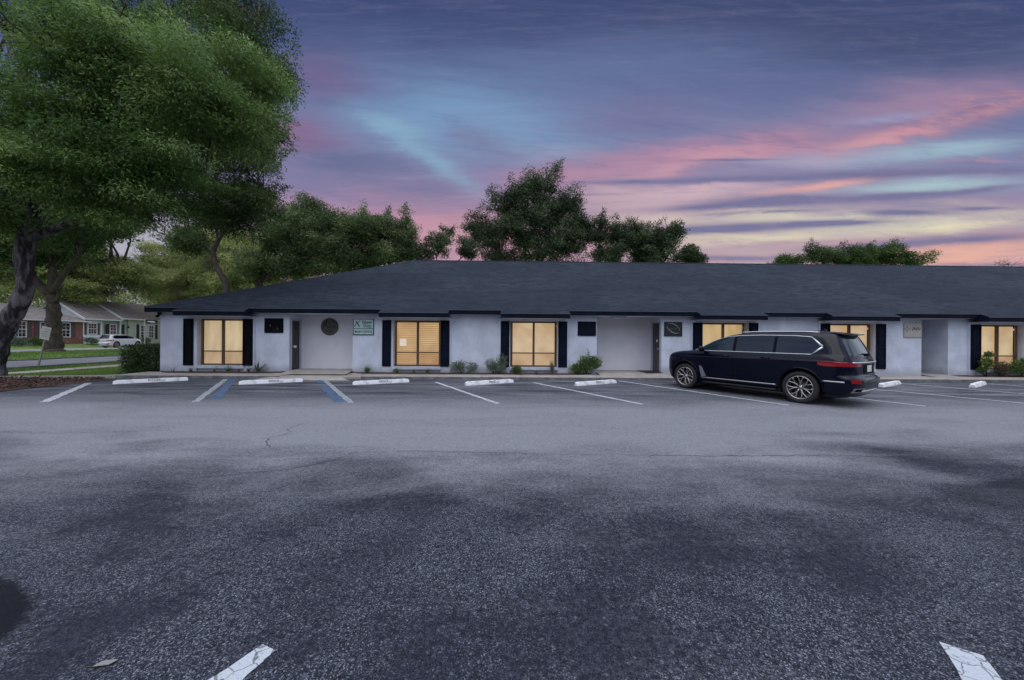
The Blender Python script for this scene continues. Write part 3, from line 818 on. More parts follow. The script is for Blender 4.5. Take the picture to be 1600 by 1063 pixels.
rf.poly([A, B, C_, D_]); rf.poly([A, D_, (X0, YBk, Z0)]); rf.poly([B, (X1, YBk, Z0), C_]); rf.poly([(X0, YBk, Z0), D_, C_, (X1, YBk, Z0)])
OV = 0.33
for a, b in EAV:
    rf.quad((a, Y0 - OV, Z0 - OV * PT), (b, Y0 - OV, Z0 - OV * PT), (b, Y0, Z0), (a, Y0, Z0))
roof = part(rf, 'roof', M['shingle'], normals=False)
# ridge and hip caps, shingle edge
rc = MB()
def cap(a, b, wd=0.13):
    a, b = Vector(a), Vector(b); L = (b - a).length; k = int(L / 0.28); d = (b - a) / k
    sd = Vector((-d.y, d.x, 0)).normalized() * wd
    for i in range(k):
        p, q = a + d * i, a + d * (i + 1.08); up = Vector((0, 0, 0.028 + 0.004 * (i % 2)))
        rc.add([p - sd + Vector((0, 0, -0.035)), p + up, p + sd + Vector((0, 0, -0.035)), q - sd + Vector((0, 0, -0.035)), q + up * 0.7, q + sd + Vector((0, 0, -0.035))],
               [(0, 1, 4, 3), (1, 2, 5, 4), (0, 1, 2)])
cap(D_, C_); cap(A, D_); cap(B, C_)
rc.build('ridge_cap', M['shingle'], roof)
vt = MB()      # plumbing vent and roof edge
# fascia and soffit
fa = MB(); so = MB(); dr = MB()
def run_fascia(x0, x1, y, zt, h=0.195):
    fa.box(x0, x1, y + 0.004, y + 0.03, zt - h, zt - 0.022)
    dr.box(x0 - .01, x1 + .01, y - 0.018, y + 0.03, zt - 0.020, zt - 0.004)
segs = []; cur = X0
for a, b in EAV: segs.append((cur, a)); cur = b
segs.append((cur, X1))
for a, b in segs:
    run_fascia(a, b, Y0, Z0); so.quad((a, Y0 + .03, Z0 - .19), (b, Y0 + .03, Z0 - .19), (b, YW + 1.9, Z0 - .19), (a, YW + 1.9, Z0 - .19))
zl = Z0 - OV * PT; yl = Y0 - OV
for a, b in EAV:
    run_fascia(a, b, yl, zl)
    for xx, s in ((a, 0), (b - .026, 1)):
        fa.add([(xx, yl + .03, zl - .195), (xx + .026, yl + .03, zl - .195), (xx + .026, Y0 + .03, Z0 - .33), (xx, Y0 + .03, Z0 - .33),
                (xx, yl + .03, zl - .022), (xx + .026, yl + .03, zl - .022), (xx + .026, Y0 + .03, Z0 - .022), (xx, Y0 + .03, Z0 - .022)],
               [(0, 1, 2, 3), (4, 5, 6, 7), (0, 1, 5, 4), (1, 2, 6, 5), (2, 3, 7, 6), (3, 0, 4, 7)])
    so.quad((a + .03, yl + .03, zl - .185), (b - .03, yl + .03, zl - .185), (b - .03, YW, zl - .185), (a + .03, YW, zl - .185))
for sx, s in ((X0, 1), (X1, -1)):
    fa.box(min(sx, sx + s * .026), max(sx, sx + s * .026), Y0 + .03, YBk, Z0 - .195, Z0 - .022)
    so.quad((sx + s * .026, Y0 + .03, Z0 - .188), (sx + s * .3, Y0 + .03, Z0 - .188), (sx + s * .3, YBk, Z0 - .188), (sx + s * .026, YBk, Z0 - .188))
part(fa, 'fascia', M['navy']); part(dr, 'drip_edge', mat('drip_edge', (0.10, 0.11, 0.14), .5)); part(so, 'soffit', M['recess'], normals=False)

# windows with blinds that glow in place of a lit room
M['lit'] = [emis('lit_blind_%d' % i, lin(c), s * (.28 if i == 1 else .60), lin(c2), sc, stretch=st) for i, (c, c2, s, sc, st) in enumerate([
    ((226, 186, 138), (206, 166, 120), 0.95, 2.2, (1, 1, .5)), ((230, 186, 128), (210, 166, 112), 0.85, 1.5, (1, 1, 1)), ((232, 180, 118), (210, 158, 104), 0.95, 1.6, (1, 1, 1)),
    ((222, 184, 128), (196, 158, 108), 0.9, 2.5, (2, 1, .4)), ((228, 178, 118), (214, 164, 108), 0.95, 1.2, (1, 1, 1)), ((232, 186, 120), (212, 166, 106), 0.95, 1.5, (1, 1, 1))])]
M['slat'] = [emis('blind_slat_%d' % i, lin(c), 0.60, lin(tuple(v * k for v, k in zip(c, (.88, .84, .80)))), 1.5, base=(.30, .30, .29), stretch=(2.2 if i in (0, 3) else 1.0, 1, .5 if i in (0, 3) else 1.2)) for i, c in enumerate([(232, 208, 166), (240, 202, 146), (240, 210, 166), (222, 196, 146), (238, 211, 168), (240, 211, 164)])]  # slats glow themselves; stretched noise paints fold shading into some
ZB, ZTW = 0.415, 2.28
for i, (a, b) in enumerate(WN):
    win = MB()
    yf = YB + 0.17
    mid = (a + b) / 2; t = 0.036
    win.bbox(a, a + t, yf - .03, yf + .04, ZB, ZTW, .004); win.bbox(b - t, b, yf - .03, yf + .04, ZB, ZTW, .004)
    win.bbox(mid - .042, mid + .042, yf - .04, yf + .05, ZB + .002, ZTW - .002, .006)
    for z0, z1 in ((ZB, ZB + .05), (ZTW - .05, ZTW), (0.955, 1.0)):
        for xa, xb in ((a + t, mid - .042), (mid + .042, b - t)):
            win.bbox(xa, xb, yf - .025, yf + .035, z0, z1, .004)
    lab = ['window with plain pale blinds beside the left corner', 'window with horizontal slatted blinds and paper notices', 'window with pale blinds left of the second recess',
           'window with blinds right of the dark ring sign', 'window half hidden behind the dark SUV', 'window behind the shrubs at the right edge'][i]
    wo = part(win, 'window', M['bronze'], label=lab)
    g = MB()
    for xa, xb in ((a + t, mid - .042), (mid + .042, b - t)):
        g.quad((xa, yf + .005, ZB + .05), (xb, yf + .005, ZB + .05), (xb, yf + .005, .955), (xa, yf + .005, .955), 1)
        g.quad((xa, yf + .005, 1.0), (xb, yf + .005, 1.0), (xb, yf + .005, ZTW - .05), (xa, yf + .005, ZTW - .05))
    g.build('pane', [M['pane'], M['screen']], wo, normals=False)
    bl = MB()
    bl.quad((a, yf + .16, ZB), (b, yf + .16, ZB), (b, yf + .16, ZTW), (a, yf + .16, ZTW), 0)
    pitch = 0.078 if i == 1 else 0.036
    tiltz = 0.60 if i == 1 else 0.82
    if i in (1, 3):
        k = int((ZTW - ZB) / pitch)
        for s in range(k):
            z = ZB + (s + .5) * pitch; dz = pitch * 0.5 * tiltz
            for xa, xb in ((a + .02, mid - .02), (mid + .02, b - .02)):
                bl.quad((xa, yf + .085, z - dz), (xb, yf + .085, z - dz), (xb, yf + .125, z + dz), (xa, yf + .125, z + dz), 1)
    else:
        for xa, xb in ((a + .02, mid - .02), (mid + .02, b - .02)):
            k = int((ZTW - ZB) / .028)
            for s in range(k):
                z = ZB + s * .028
                bl.quad((xa, yf + .095, z), (xb, yf + .095, z), (xb, yf + .105, z + .028), (xa, yf + .105, z + .028), 1)
    for xa in (a + .25, mid - .3, mid + .28, b - .25):
        bl.box(xa, xa + .006, yf + .08, yf + .084, ZB, ZTW, 1)
    bl.build('blind', [M['lit'][i], M['slat'][i]], wo, normals=False)
    back = MB(); back.box(a - .06, b + .06, yf + .2, yf + .22, ZB - .1, ZTW + .1)
    back.build('reveal', M['bronze'], wo)
    if i == 1:
        pp = MB(); pp.box(-4.40, -4.13, yf + .01, yf + .014, 1.24, 1.53); pp.build('notice', emis('glowing_paper', (.9, .8, .66), .5, base=(.6, .56, .5)), wo)  # paper given its own glow in place of light coming through
    # shutters: two raised panels inside a frame
    for j in (0, 1):
        sa, sb = (SH[i][0], SH[i][1]) if j == 0 else (SH[i][2], SH[i][3])
        z0, z1 = 0.40, 2.30
        s = MB(); y1 = YB - .002; y0 = y1 - .035; fw = .045
        s.bbox(sa, sa + fw, y0, y1, z0, z1, .004); s.bbox(sb - fw, sb, y0, y1, z0, z1, .004)
        for za, zb in ((z0, z0 + .09), (1.27, 1.35), (z1 - .07, z1)): s.bbox(sa + fw, sb - fw, y0 + .001, y1, za, zb, .004)
        s.box(sa + fw, sb - fw, y1 - .012, y1, z0 + .09, 1.27); s.box(sa + fw, sb - fw, y1 - .012, y1, 1.35, z1 - .07)
        for za, zb in ((z0 + .13, 1.23), (1.39, z1 - .11)): s.bbox(sa + fw + .035, sb - fw - .035, y1 - .028, y1 - .012, za, zb, .010)
        part(s, 'shutter', M['black'] if i == 0 else M['navy'])

# doors in the side walls of the two recesses
def door(xf, ya, yb, z0, z1, sgn, label):
    fr = MB(); d = MB()
    xp = xf + sgn * 0.012
    for y0, y1, za, zb in ((ya, ya + .07, z0, z1), (yb - .07, yb, z0, z1), (ya + .07, yb - .07, z1 - .07, z1)):
        fr.bbox(min(xf - sgn * .1, xp), max(xf - sgn * .1, xp), y0, y1, za, zb, .004)
    dx0 = xf - sgn * .03
    d.box(min(dx0, dx0 - sgn * .045), max(dx0, dx0 - sgn * .045), ya + .07, yb - .07, z0, z1 - .07)
    yw = (yb - ya - .14)
    for r0, r1 in ((.08, .34), (.40, .66), (.72, .94)):
        for c0, c1 in ((.12, .45), (.55, .88)):
            q = (min(dx0, dx0 + sgn * .012), max(dx0, dx0 + sgn * .012))
            d.bbox(q[0], q[1], ya + .07 + c0 * yw, ya + .07 + c1 * yw, z0 + r0 * (z1 - z0), z0 + r1 * (z1 - z0), .005)
    do = part(d, 'door', M['door'], label=label)
    fr.build('frame', M['trim'], do)
    h = MB(); hy = ya + .15
    h.lathe([(0.0, 0), (.028, 0), (.03, .02), (.012, .025), (.012, .05), (.03, .06), (.026, .085), (0, .09)], 12, axis='Z')
    ho = h.build('handle', M['satin'], do); ho.location = (dx0 + sgn * .01, hy, z0 + .98); ho.rotation_euler = (0, sgn * R(90), 0)
    return do, dx0
M['door'] = mat('dark_door', (0.012, 0.008, 0.010), 0.35, var=0.3, coat=0.3)
d1, dx = door(-8.89, 14.93, 15.72, 0.205, 2.33, 1, 'dark panelled door in the left recess')
n_ = MB(); n_.box(dx + .014, dx + .018, 15.22, 15.42, 1.12, 1.22); n_.build('notice', M['paper'], d1)
n_ = MB(); n_.box(dx + .014, dx + .017, 15.08, 15.5, 1.60, 1.85); n_.build('glazing_label', mat('door_lettering', (0.05, .045, .04), .6), d1)
d2, dx = door(6.51, 15.0, 15.88, 0.19, 2.36, -1, 'dark panelled door in the second recess')
k_ = MB(); k_.lathe([(0, 0), (.05, 0), (.055, .012), (.03, .02), (0, .02)], 14, axis='Z'); ko = k_.build('lit_oval', M['paper'], d2); ko.location = (dx - .012, 15.35, 1.52); ko.rotation_euler = (0, R(-90), 0)  # pale disc, its white standing in for a small lit oval window

# small fittings
fl = empty('flood_light', (-14.0, 14.74, 2.44), 0, 'small dark floodlight under the left corner of the eaves', 'floodlight')
mb = MB().bbox(-.06, .06, -.04, .04, -.0, .10, .01); mb.build('bracket', M['black'], fl)
mb = MB(); mb.lathe([(0, -.10), (.05, -.09), (.055, -.02), (.03, .03), (0, .04)], 12); o = mb.build('lamp_head', M['black'], fl); o.rotation_euler = (R(35), 0, 0); o.location = (0, -.05, -.03)
sl_ = empty('soffit_light', (4.75, 15.1, 2.535), 0, 'pale flat light box under the soffit of the second recess', 'ceiling light')
MB().bbox(-.28, .28, -.2, .2, -.05, .0, .01).build('housing', M['trim'], sl_); MB().bbox(-.24, .24, -.16, .16, -.065, -.051, .004).build('diffuser', M['paper'], sl_)
mt = empty('door_mat', (6.15, 15.25, .195), R(3), 'thin dark red-brown door mat beside the second recess door', 'doormat')
MB().bbox(-.33, .33, -.5, .5, 0, .014, .004).build('pad', mat('mat_pile', (.03, .014, .014), .95, bump=.6, bscale=90), mt); MB().bbox(-.36, .36, -.53, .53, -.002, .008, .003).build('border', M['rubber'], mt)

# ---------------------------------------------------------------- signs on the facade
def sign(name, x0, x1, z0, z1, label, face, edge, y=YW, border=.02, th=.035):
    e = empty(name, ((x0 + x1) / 2, y, (z0 + z1) / 2), 0, label, 'sign')
    W, H = (x1 - x0) / 2, (z1 - z0) / 2
    MB().bbox(-W + border, W - border, -th + .006, 0, -H + border, H - border, .003).build('panel', face, e)
    f = MB()
    f.bbox(-W, W, -th, 0, H - border, H, .003); f.bbox(-W, W, -th, 0, -H, -H + border, .003)
    f.bbox(-W, -W + border, -th + .001, 0, -H + border, H - border, .003); f.bbox(W - border, W, -th + .001, 0, -H + border, H - border, .003)
    f.build('frame', edge, e)
    return e
s1 = sign('sign_board', -9.88, -9.12, 1.74, 2.34, 'blank black sign board left of the first entrance', M['black'], M['black'])
mm = MB(); mm.box(-.16, -.13, -.031, -.0295, -.03, .05); mm.box(.12, .17, -.031, -.0295, -.13, -.10); mm.box(-.05, .25, -.031, -.0295, -.19, -.185)
mm.build('lettering', mat('dim_mark', (.12, .11, .10), .6), s1)
s2 = sign('sign_board', 2.99, 3.75, 1.71, 2.31, 'blank navy sign board left of the second recess', M['navy'], M['black'], border=.035)
dk = mat('teal_ink', (0.015, 0.055, 0.07), .6); sgf = mat('mint_panel', (0.36, 0.46, 0.44), .6, var=.06)
s3 = sign('office_sign', -6.28, -5.43, 1.68, 2.35, 'pale mint rectangular sign with a mountain mark and dark teal frame', sgf, dk, border=.03)
yf_ = -.0315
mk = MB()
def stroke(mb, a, b, wd, y=yf_):
    a, b = Vector((a[0], 0, a[1])), Vector((b[0], 0, b[1])); d = (b - a).normalized(); n2 = Vector((-d.z, 0, d.x)) * wd / 2
    vs = [a - n2, b - n2, b + n2, a + n2]
    mb.add([(v.x, y, v.z) for v in vs] + [(v.x, y + .003, v.z) for v in vs], [(0, 1, 2, 3), (4, 5, 6, 7), (0, 1, 5, 4), (1, 2, 6, 5), (2, 3, 7, 6), (3, 0, 4, 7)])
stroke(mk, (-.36, .0), (-.27, .19), .035); stroke(mk, (-.27, .19), (-.16, -.0), .045); stroke(mk, (-.27, .19), (-.22, .19), .02); stroke(mk, (-.22, .15), (-.12, .31), .022); stroke(mk, (-.32, .2), (-.25, .24), .025)
mk.build('mountain_mark', dk, s3)
bn = MB(); bn.box(-.39, .39, yf_ + .001, yf_ + .004, -.10, -.045); bn.build('band', mat('teal_band', (0.10, 0.22, 0.25), .6), s3)
text_obj('lettering', 'New', .20, mat('green_ink', (.03, .09, .09), .6), s3, (.14, yf_, .185), bold=.004); text_obj('lettering', 'Step', .20, mat('green_ink2', (.05, .11, .08), .6), s3, (.16, yf_, .045), bold=.004)
text_obj('lettering', 'MAIN OFFICE', .118, dk, s3, (0, yf_, -.20), bold=.003)
# round sign on the recess wall
s4 = empty('round_sign', (-7.67, 15.76, 2.03), 0, 'round olive grey sign on the back wall of the first recess', 'sign')
mb = MB(); mb.lathe([(0, -.03), (.335, -.03), (.345, -.02), (.345, 0)], 40, smooth=False); mb.build('disc', mat('olive_grey', (0.085, 0.082, 0.062), .6, var=.08), s4)
mb = MB(); mb.lathe([(.345, -.001), (.345, -.036), (.372, -.036), (.376, -.001)], 40, smooth=False); mb.build('rim', mat('olive_rim', (.05, .05, .04), .5), s4)
bi = mat('black_ink', (.012, .012, .012), .6)
mk = MB(); yq = -.034
stroke(mk, (-.30, -.02), (-.20, .10), .035, yq); stroke(mk, (-.20, .10), (-.10, -.02), .02, yq); stroke(mk, (-.20, .10), (-.13, .22), .05, yq); stroke(mk, (-.26, .10), (-.18, .15), .03, yq); stroke(mk, (-.16, .12), (-.07, .08), .025, yq); stroke(mk, (-.12, .24), (-.09, .27), .05, yq); stroke(mk, (-.29, -.10), (-.24, -.02), .03, yq)
mk.build('figure_mark', bi, s4)
text_obj('lettering', 'NEW', .155, bi, s4, (.10, yq, -.015), bold=.003, sx=1.1); text_obj('lettering', 'STEP', .155, bi, s4, (0, yq, -.19), bold=.003, sx=1.15)
mk = MB()
for k in range(4): mk.box(-.05, .19 - .03 * k, yq, yq + .002, .075 + .05 * k, .082 + .05 * k)
mk.build('engraving', mat('faint_line', (.12, .115, .09), .6), s4)
# dark sign with ring mark
s5 = sign('ring_sign', 6.61, 7.37, 1.72, 2.32, 'square black sign with a thin silver ring right of the second recess', mat('ring_face', (.010, .011, .013), .5), mat('ring_edge', (.012, .016, .03), .5), border=.02)
rg = MB()
for a0, a1 in ((R(15), R(172)), (R(195), R(352))):
    pts = []; n_ = 26
    for k in range(n_ + 1):
        a = a0 + (a1 - a0) * k / n_; ex, ez = .29 * math.cos(a), .165 * math.sin(a); t = R(-32)
        pts.append((ex * math.cos(t) - ez * math.sin(t) + .0, -.034, ex * math.sin(t) + ez * math.cos(t) + .03))
    rr = [.004 + .016 * math.sin(math.pi * k / n_) for k in range(n_ + 1)]
    rg.tube(pts, rr, 6)
rg.build('ring', mat('silver_ink', (.28, .28, .29), .5), s5)
mk = MB(); r3 = random.Random(4)
for k in range(9): mk.box(-.15 + k * .033, -.13 + k * .033 , -.0315, -.0295, -.03 + (k % 3) * .004, .035 - (k % 2) * .012)
mk.box(-.1, .1, -.031, -.0295, -.235, -.23)
mk.build('lettering', mat('violet_grey_ink', (.07, .07, .09), .6), s5)
# INV sign
s6 = sign('small_sign', 16.81, 17.585, 1.74, 2.37, 'beige rectangular sign reading INV left of the narrow recess', mat('beige_panel', (.36, .345, .32), .6, var=.05), mat('beige_edge', (.30, .29, .29), .6), border=.012)
text_obj('lettering', 'INV', .20, bi, s6, (.13, -.032, .04), shear=.25, sx=1.15, bold=.002)
mk = MB(); c0 = (-.25, .04)
for a in range(4):
    t = R(90 * a); dx_, dz_ = math.cos(t), math.sin(t)
    stroke(mk, (c0[0] + dx_ * .035, c0[1] + dz_ * .035), (c0[0] + dx_ * .105, c0[1] + dz_ * .105), .018, -.032)
    stroke(mk, (c0[0] + dx_ * .10 - dz_ * .025, c0[1] + dz_ * .10 + dx_ * .025), (c0[0] + dx_ * .10 + dz_ * .025, c0[1] + dz_ * .10 - dx_ * .025), .02, -.032)
mk.build('cross_mark', bi, s6)

# ---------------------------------------------------------------- cars, built from horizontal slices
class CarShape:
    def __init__(s, table, nexp=2.6, nrear=3.2):
        t = np.array(table, float); s.z = t[:, 0]; s.xf, s.xr, s.w, s.rf, s.rr = (t[:, i] for i in range(1, 6)); s.ne, s.nr = nexp, nrear
    def at(s, z): return [float(np.interp(z, s.z, a)) for a in (s.xf, s.xr, s.w, s.rf, s.rr)]
    def ring(s, z, nc=14, ns=26):
        xf, xr, w, rf, rr = s.at(z)
        rf = min(rf, (xf - xr) * .48); rr = min(rr, (xf - xr) * .48)
        pts = []
        for i in range(nc + 1):       # front corner, centre -> side
            t = (math.pi / 2) * i / nc
            pts.append((xf - rf + rf * math.cos(t) ** (2 / s.ne), w * math.sin(t) ** (2 / s.ne)))
        xa, xb = xf - rf, xr + rr
        for i in range(1, ns): pts.append((xa + (xb - xa) * i / ns, w))
        for i in range(nc, -1, -1):
            t = (math.pi / 2) * i / nc
            pts.append((xr + rr - rr * math.cos(t) ** (2 / s.nr), w * math.sin(t) ** (2 / s.nr)))
        full = pts + [(x, -y) for x, y in pts[-2:0:-1]]
        return [(x, y, z) for x, y in full]
    def side(s, X_, z):
        xf, xr, w, rf, rr = s.at(z)
        if X_ > xf - rf:
            u = min(1, (X_ - (xf - rf)) / rf); return w * max(0, 1 - u ** s.ne) ** (1 / s.ne)
        if X_ < xr + rr:
            u = min(1, ((xr + rr) - X_) / rr); return w * max(0, 1 - u ** s.nr) ** (1 / s.nr)
        return w
    def rear(s, y, z):
        xf, xr, w, rf, rr = s.at(z); u = min(1, abs(y) / w)
        return xr + rr - rr * max(0, 1 - u ** s.nr) ** (1 / s.nr)
    def front(s, y, z):
        xf, xr, w, rf, rr = s.at(z); u = min(1, abs(y) / w)
        return xf - rf + rf * max(0, 1 - u ** s.ne) ** (1 / s.ne)

SUV = [  # z, x front, x rear, half width, front corner, rear corner
    (0.20, 2.15, -2.30, .78, .7, .45), (0.25, 2.32, -2.50, .86, .7, .45), (0.34, 2.40, -2.58, .93, .75, .45), (0.45, 2.44, -2.66, .960, .8, .45), (0.58, 2.47, -2.70, .972, .85, .45),
    (0.66, 2.475, -2.69, .975, .9, .45), (0.70, 2.475, -2.655, .977, .9, .46), (0.74, 2.475, -2.60, .979, .9, .48), (0.86, 2.47, -2.595, .985, .9, .5), (0.98, 2.45, -2.60, .992, .95, .52),
    (1.04, 2.42, -2.605, .994, 1.0, .53), (1.09, 2.36, -2.59, .986, 1.05, .54), (1.125, 2.26, -2.575, .972, 1.1, .55), (1.155, 2.10, -2.57, .958, 1.1, .56), (1.18, 1.88, -2.56, .945, 1.0, .57),
    (1.20, 1.66, -2.555, .932, .75, .58), (1.215, 1.50, -2.55, .922, .5, .58), (1.24, 1.42, -2.54, .912, .45, .58), (1.32, 1.25, -2.50, .885, .44, .58), (1.42, 1.04, -2.45, .852, .43, .57),
    (1.52, .82, -2.40, .816, .42, .56), (1.60, .62, -2.355, .784, .42, .55), (1.66, .44, -2.32, .752, .42, .54), (1.70, .27, -2.29, .716, .42, .52), (1.735, .05, -2.20, .655, .5, .6),
    (1.76, -.15, -2.0, .575, .6, .7), (1.782, -.38, -1.75, .45, .6, .6), (1.795, -.6, -1.45, .28, .4, .4), (1.80, -.8, -1.2, .08, .15, .15)]

def bool_diff(ob, cutter):
    md = ob.modifiers.new('cut', 'BOOLEAN'); md.operation = 'DIFFERENCE'; md.object = cutter; md.solver = 'EXACT'
    dg = bpy.context.evaluated_depsgraph_get(); dg.update()
    me = bpy.data.meshes.new_from_object(ob.evaluated_get(dg))
    ob.modifiers.clear(); old = ob.data; ob.data = me; me.name = ob.name; bpy.data.meshes.remove(old)

def make_car(label, cat, loc, rz, paint, group=None, name='parked_suv', wb=1.55, R_=0.39, detail=True, zscale=1.0, lscale=1.0, wheel_m=None):
    S = CarShape(SUV)
    root = empty(name, (0, 0, 0), 0, label, cat, group)
    zs = sorted(set([round(z, 4) for z in np.concatenate([S.z, np.arange(.28, 1.24, .045), np.arange(1.24, 1.72, .05)])]))
    mb = MB(); rings = [S.ring(z) for z in zs]; n = len(rings[0]); vs = [p for r in rings for p in r]; fs = []
    for i in range(len(rings) - 1):
        for k in range(n): fs.append((i * n + k, i * n + (k + 1) % n, (i + 1) * n + (k + 1) % n, (i + 1) * n + k))
    fs.append(tuple(range(n))[::-1]); fs.append(tuple((len(rings) - 1) * n + k for k in range(n)))
    mb.add(vs, fs, 0, True); body = mb.build('body', [paint, M['plastic']], root)
    cut = MB()
    for xw in (wb, -wb):
        for sy in (1, -1):
            cut.lathe([(0, sy * .60), (.455, sy * .60), (.455, sy * 1.3), (0, sy * 1.3)], 48, c=(xw, 0, R_ + .015), smooth=False)
    co = cut.build('cutter', M['plastic']); bool_diff(body, co); bpy.data.objects.remove(co)
    me = body.data
    for p in me.polygons:
        c = p.center; nrm = p.normal
        inner = abs(c.y) < .80 and c.z < .88 and min(abs(c.x - wb), abs(c.x + wb)) < .47
        if inner or c.z < .27: p.material_index = 1
        dw = min(math.hypot(c.x - wb, c.z - R_), math.hypot(c.x + wb, c.z - R_))
        if dw < .462 and abs(nrm.y) < .8: p.material_index = 1; p.use_smooth = False
        if abs(c.y) <= .601: 
            if min(abs(c.x - wb), abs(c.x + wb)) < .46 and c.z < .86: p.material_index = 1
    # wheels: tyre, rim with seven split spokes, hub
    tyre = MB(); rim = MB(); hub = MB()
    tyre.lathe([(.285, -.12), (.33, -.130), (.372, -.122), (R_, -.095), (R_ + .001, 0), (R_, .095), (.372, .122), (.33, .130), (.285, .12), (.28, 0), (.285, -.12)], 48)
    rim.lathe([(.287, .120), (.283, .128), (.268, .124), (.262, .10), (.258, -.05), (.262, -.11), (.287, -.12)], 48)
    hub.lathe([(0, .080), (.032, .078), (.036, .07), (.06, .062), (.075, .04), (.07, .0)], 24)
    hub.lathe([(0, -.0), (.20, -.005), (.20, -.03), (0, -.03)], 32, m=1)
    for k in range(7):
        a = 2 * math.pi * k / 7 + .25
        for sg in (1, -1):
            pts = []
            for j in range(7):
                u = j / 6; r = .055 + .215 * u; aa = a + sg * (.035 + .25 * max(0, u - .28) ** 1.1 * 1.25)
                pts.append((r * math.cos(aa), .070 + .046 * u, r * math.sin(aa)))
            rim.tube(pts, [.017, .0155, .013, .0125, .012, .012, .013], 6)
    for k, (xw, sy) in enumerate(((wb, 1), (-wb, 1), (wb, -1), (-wb, -1))):
        if k == 0:
            w0 = tyre.build('wheel', M['rubber'], root); r0 = rim.build('rim', wheel_m or M['rimm'], w0); h0 = hub.build('hub', [M['satin'], M['disc']], w0); wo = w0
        else: wo = copy_tree(w0, root)
        wo.location = (xw, sy * .845, R_); wo.rotation_euler = (0, .4 * k, 0 if sy > 0 else math.pi)
    for sy in (1, -1):        # arch lips
        for xw in (wb, -wb):
            a = MB(); pts = []
            for j in range(25):
                t = R(-8 + 196 * j / 24); x, z = xw + .468 * math.cos(t), R_ + .015 + .468 * math.sin(t); z = max(z, .30)
                pts.append((x, sy * (S.side(x, z) + .002), z))
            a.tube(pts, .016, 6); a.build('arch_lip', paint if detail else M['plastic'], root)
    # ---- glass, draped over the greenhouse
    def drape(xa, xb, zlo, zhi, off, nx=14, nz=6, sy=1):
        mb = MB(); vs = []
        for i in range(nx + 1):
            x = xa + (xb - xa) * i / nx; a, b = zlo(x), zhi(x)
            for j in range(nz + 1):
                z = a + (b - a) * j / nz; vs.append((x, sy * (S.side(x, z) + off), z))
        fs = [(i * (nz + 1) + j, (i + 1) * (nz + 1) + j, (i + 1) * (nz + 1) + j + 1, i * (nz + 1) + j + 1) for i in range(nx) for j in range(nz)]
        return mb.add(vs, fs, 0, True)
    top = lambda x: float(np.interp(x, [-1.98, -1.74, -1.4, -.6, 0, .35, .6, .8, 1.0, 1.13, 1.22], [1.40, 1.625, 1.655, 1.672, 1.655, 1.615, 1.55, 1.475, 1.375, 1.29, 1.225]))
    bot = lambda x: float(np.interp(x, [-1.98, -1.78, 1.22], [1.39, 1.215, 1.22]))
    for sy in (1, -1):
        b1 = drape(-1.97, 1.2, lambda x: bot(x) - .004, lambda x: top(x) + .004, .002, 40, 6, sy); b1.build('window_surround', M['black'], root, normals=False)
        for xa, xb, mname, nm in ((.10, 1.17, 'tint_light', 'front_side_window'), (-.93, .02, 'tint', 'rear_side_window'), (-1.95, -1.0, 'tint', 'quarter_window')):
            drape(xa, xb, lambda x: bot(x) + .012, lambda x: max(top(x) - .012, bot(x) + .0125), .0045, 22, 6, sy).build(nm, M[mname], root, normals=False)
        # bright surround
        tr = MB()
        xs1 = np.linspace(1.24, -1.74, 44); pts = [(x, sy * (S.side(x, top(x)) + .006), top(x) + .004) for x in xs1]
        tr.tube(pts, .011, 6)
        xs2 = [-1.74, -1.86, -1.98]; tr.tube([(x, sy * (S.side(x, top(x)) + .006), top(x)) for x in xs2], [.013, .024, .026], 6)
        tr.tube([(x, sy * (S.side(x, bot(x)) + .006), bot(x)) for x in (-1.98, -1.88, -1.78)], [.026, .023, .014], 6)
        tr.tube([(x, sy * (S.side(x, bot(x)) + .006), bot(x) - .004) for x in np.linspace(-1.78, 1.24, 34)], .010, 6)
        tr.build('window_trim', M['bright_trim'] if detail else M['black'], root)
        # lower bright strips and air breather
        st = MB()
        if detail:
            st.tube([(x, sy * (S.side(x, .40) + .004), .405 + .0 * x) for x in np.linspace(1.02, -1.02, 26)], .017, 6)
            st.build('side_strip', M['satin'], root); st = MB()
            st.tube([(x, sy * (S.side(x, .60) + .004), .60) for x in np.linspace(-2.0, -2.42, 8)], .019, 6)
            st.build('bumper_strip', M['satin'], root)
            ab = MB(); q = [(1.06, .76), (.98, .74), (.84, .45), (1.0, .425)]
            vs = [(x, sy * (S.side(x, z) + .004), z) for x, z in q] + [(x, sy * (S.side(x, z) + .022), z) for x, z in q]
            ab.add(vs, [(0, 1, 2, 3), (4, 5, 6, 7), (0, 1, 5, 4), (1, 2, 6, 5), (2, 3, 7, 6), (3, 0, 4, 7)]); ab.build('air_breather', M['satin'], root)
            sk = MB(); sk.tube([(x, sy * (.90), .27) for x in np.linspace(1.0, -1.0, 12)], [.03] * 12, 6); sk.build('running_board', M['plastic'], root)
        # door seams and handles
        se = MB()
        for line in ([(1.02, 1.20), (1.03, .95), (.98, .5)], [(.06, 1.20), (.05, .9), (.04, .46)], [(-.96, 1.20), (-.98, 1.02), (-1.08, .88)], [(.98, .47), (-1.0, .47)]):
            pp = [];
            for (xa, za), (xb, zb) in zip(line[:-1], line[1:]):
                for j in range(9): x, z = xa + (xb - xa) * j / 8, za + (zb - za) * j / 8; pp.append((x, sy * (S.side(x, z) + .0005), z))
            se.tube(pp, .0045, 5)
        se.build('door_seam', M['black'], root)
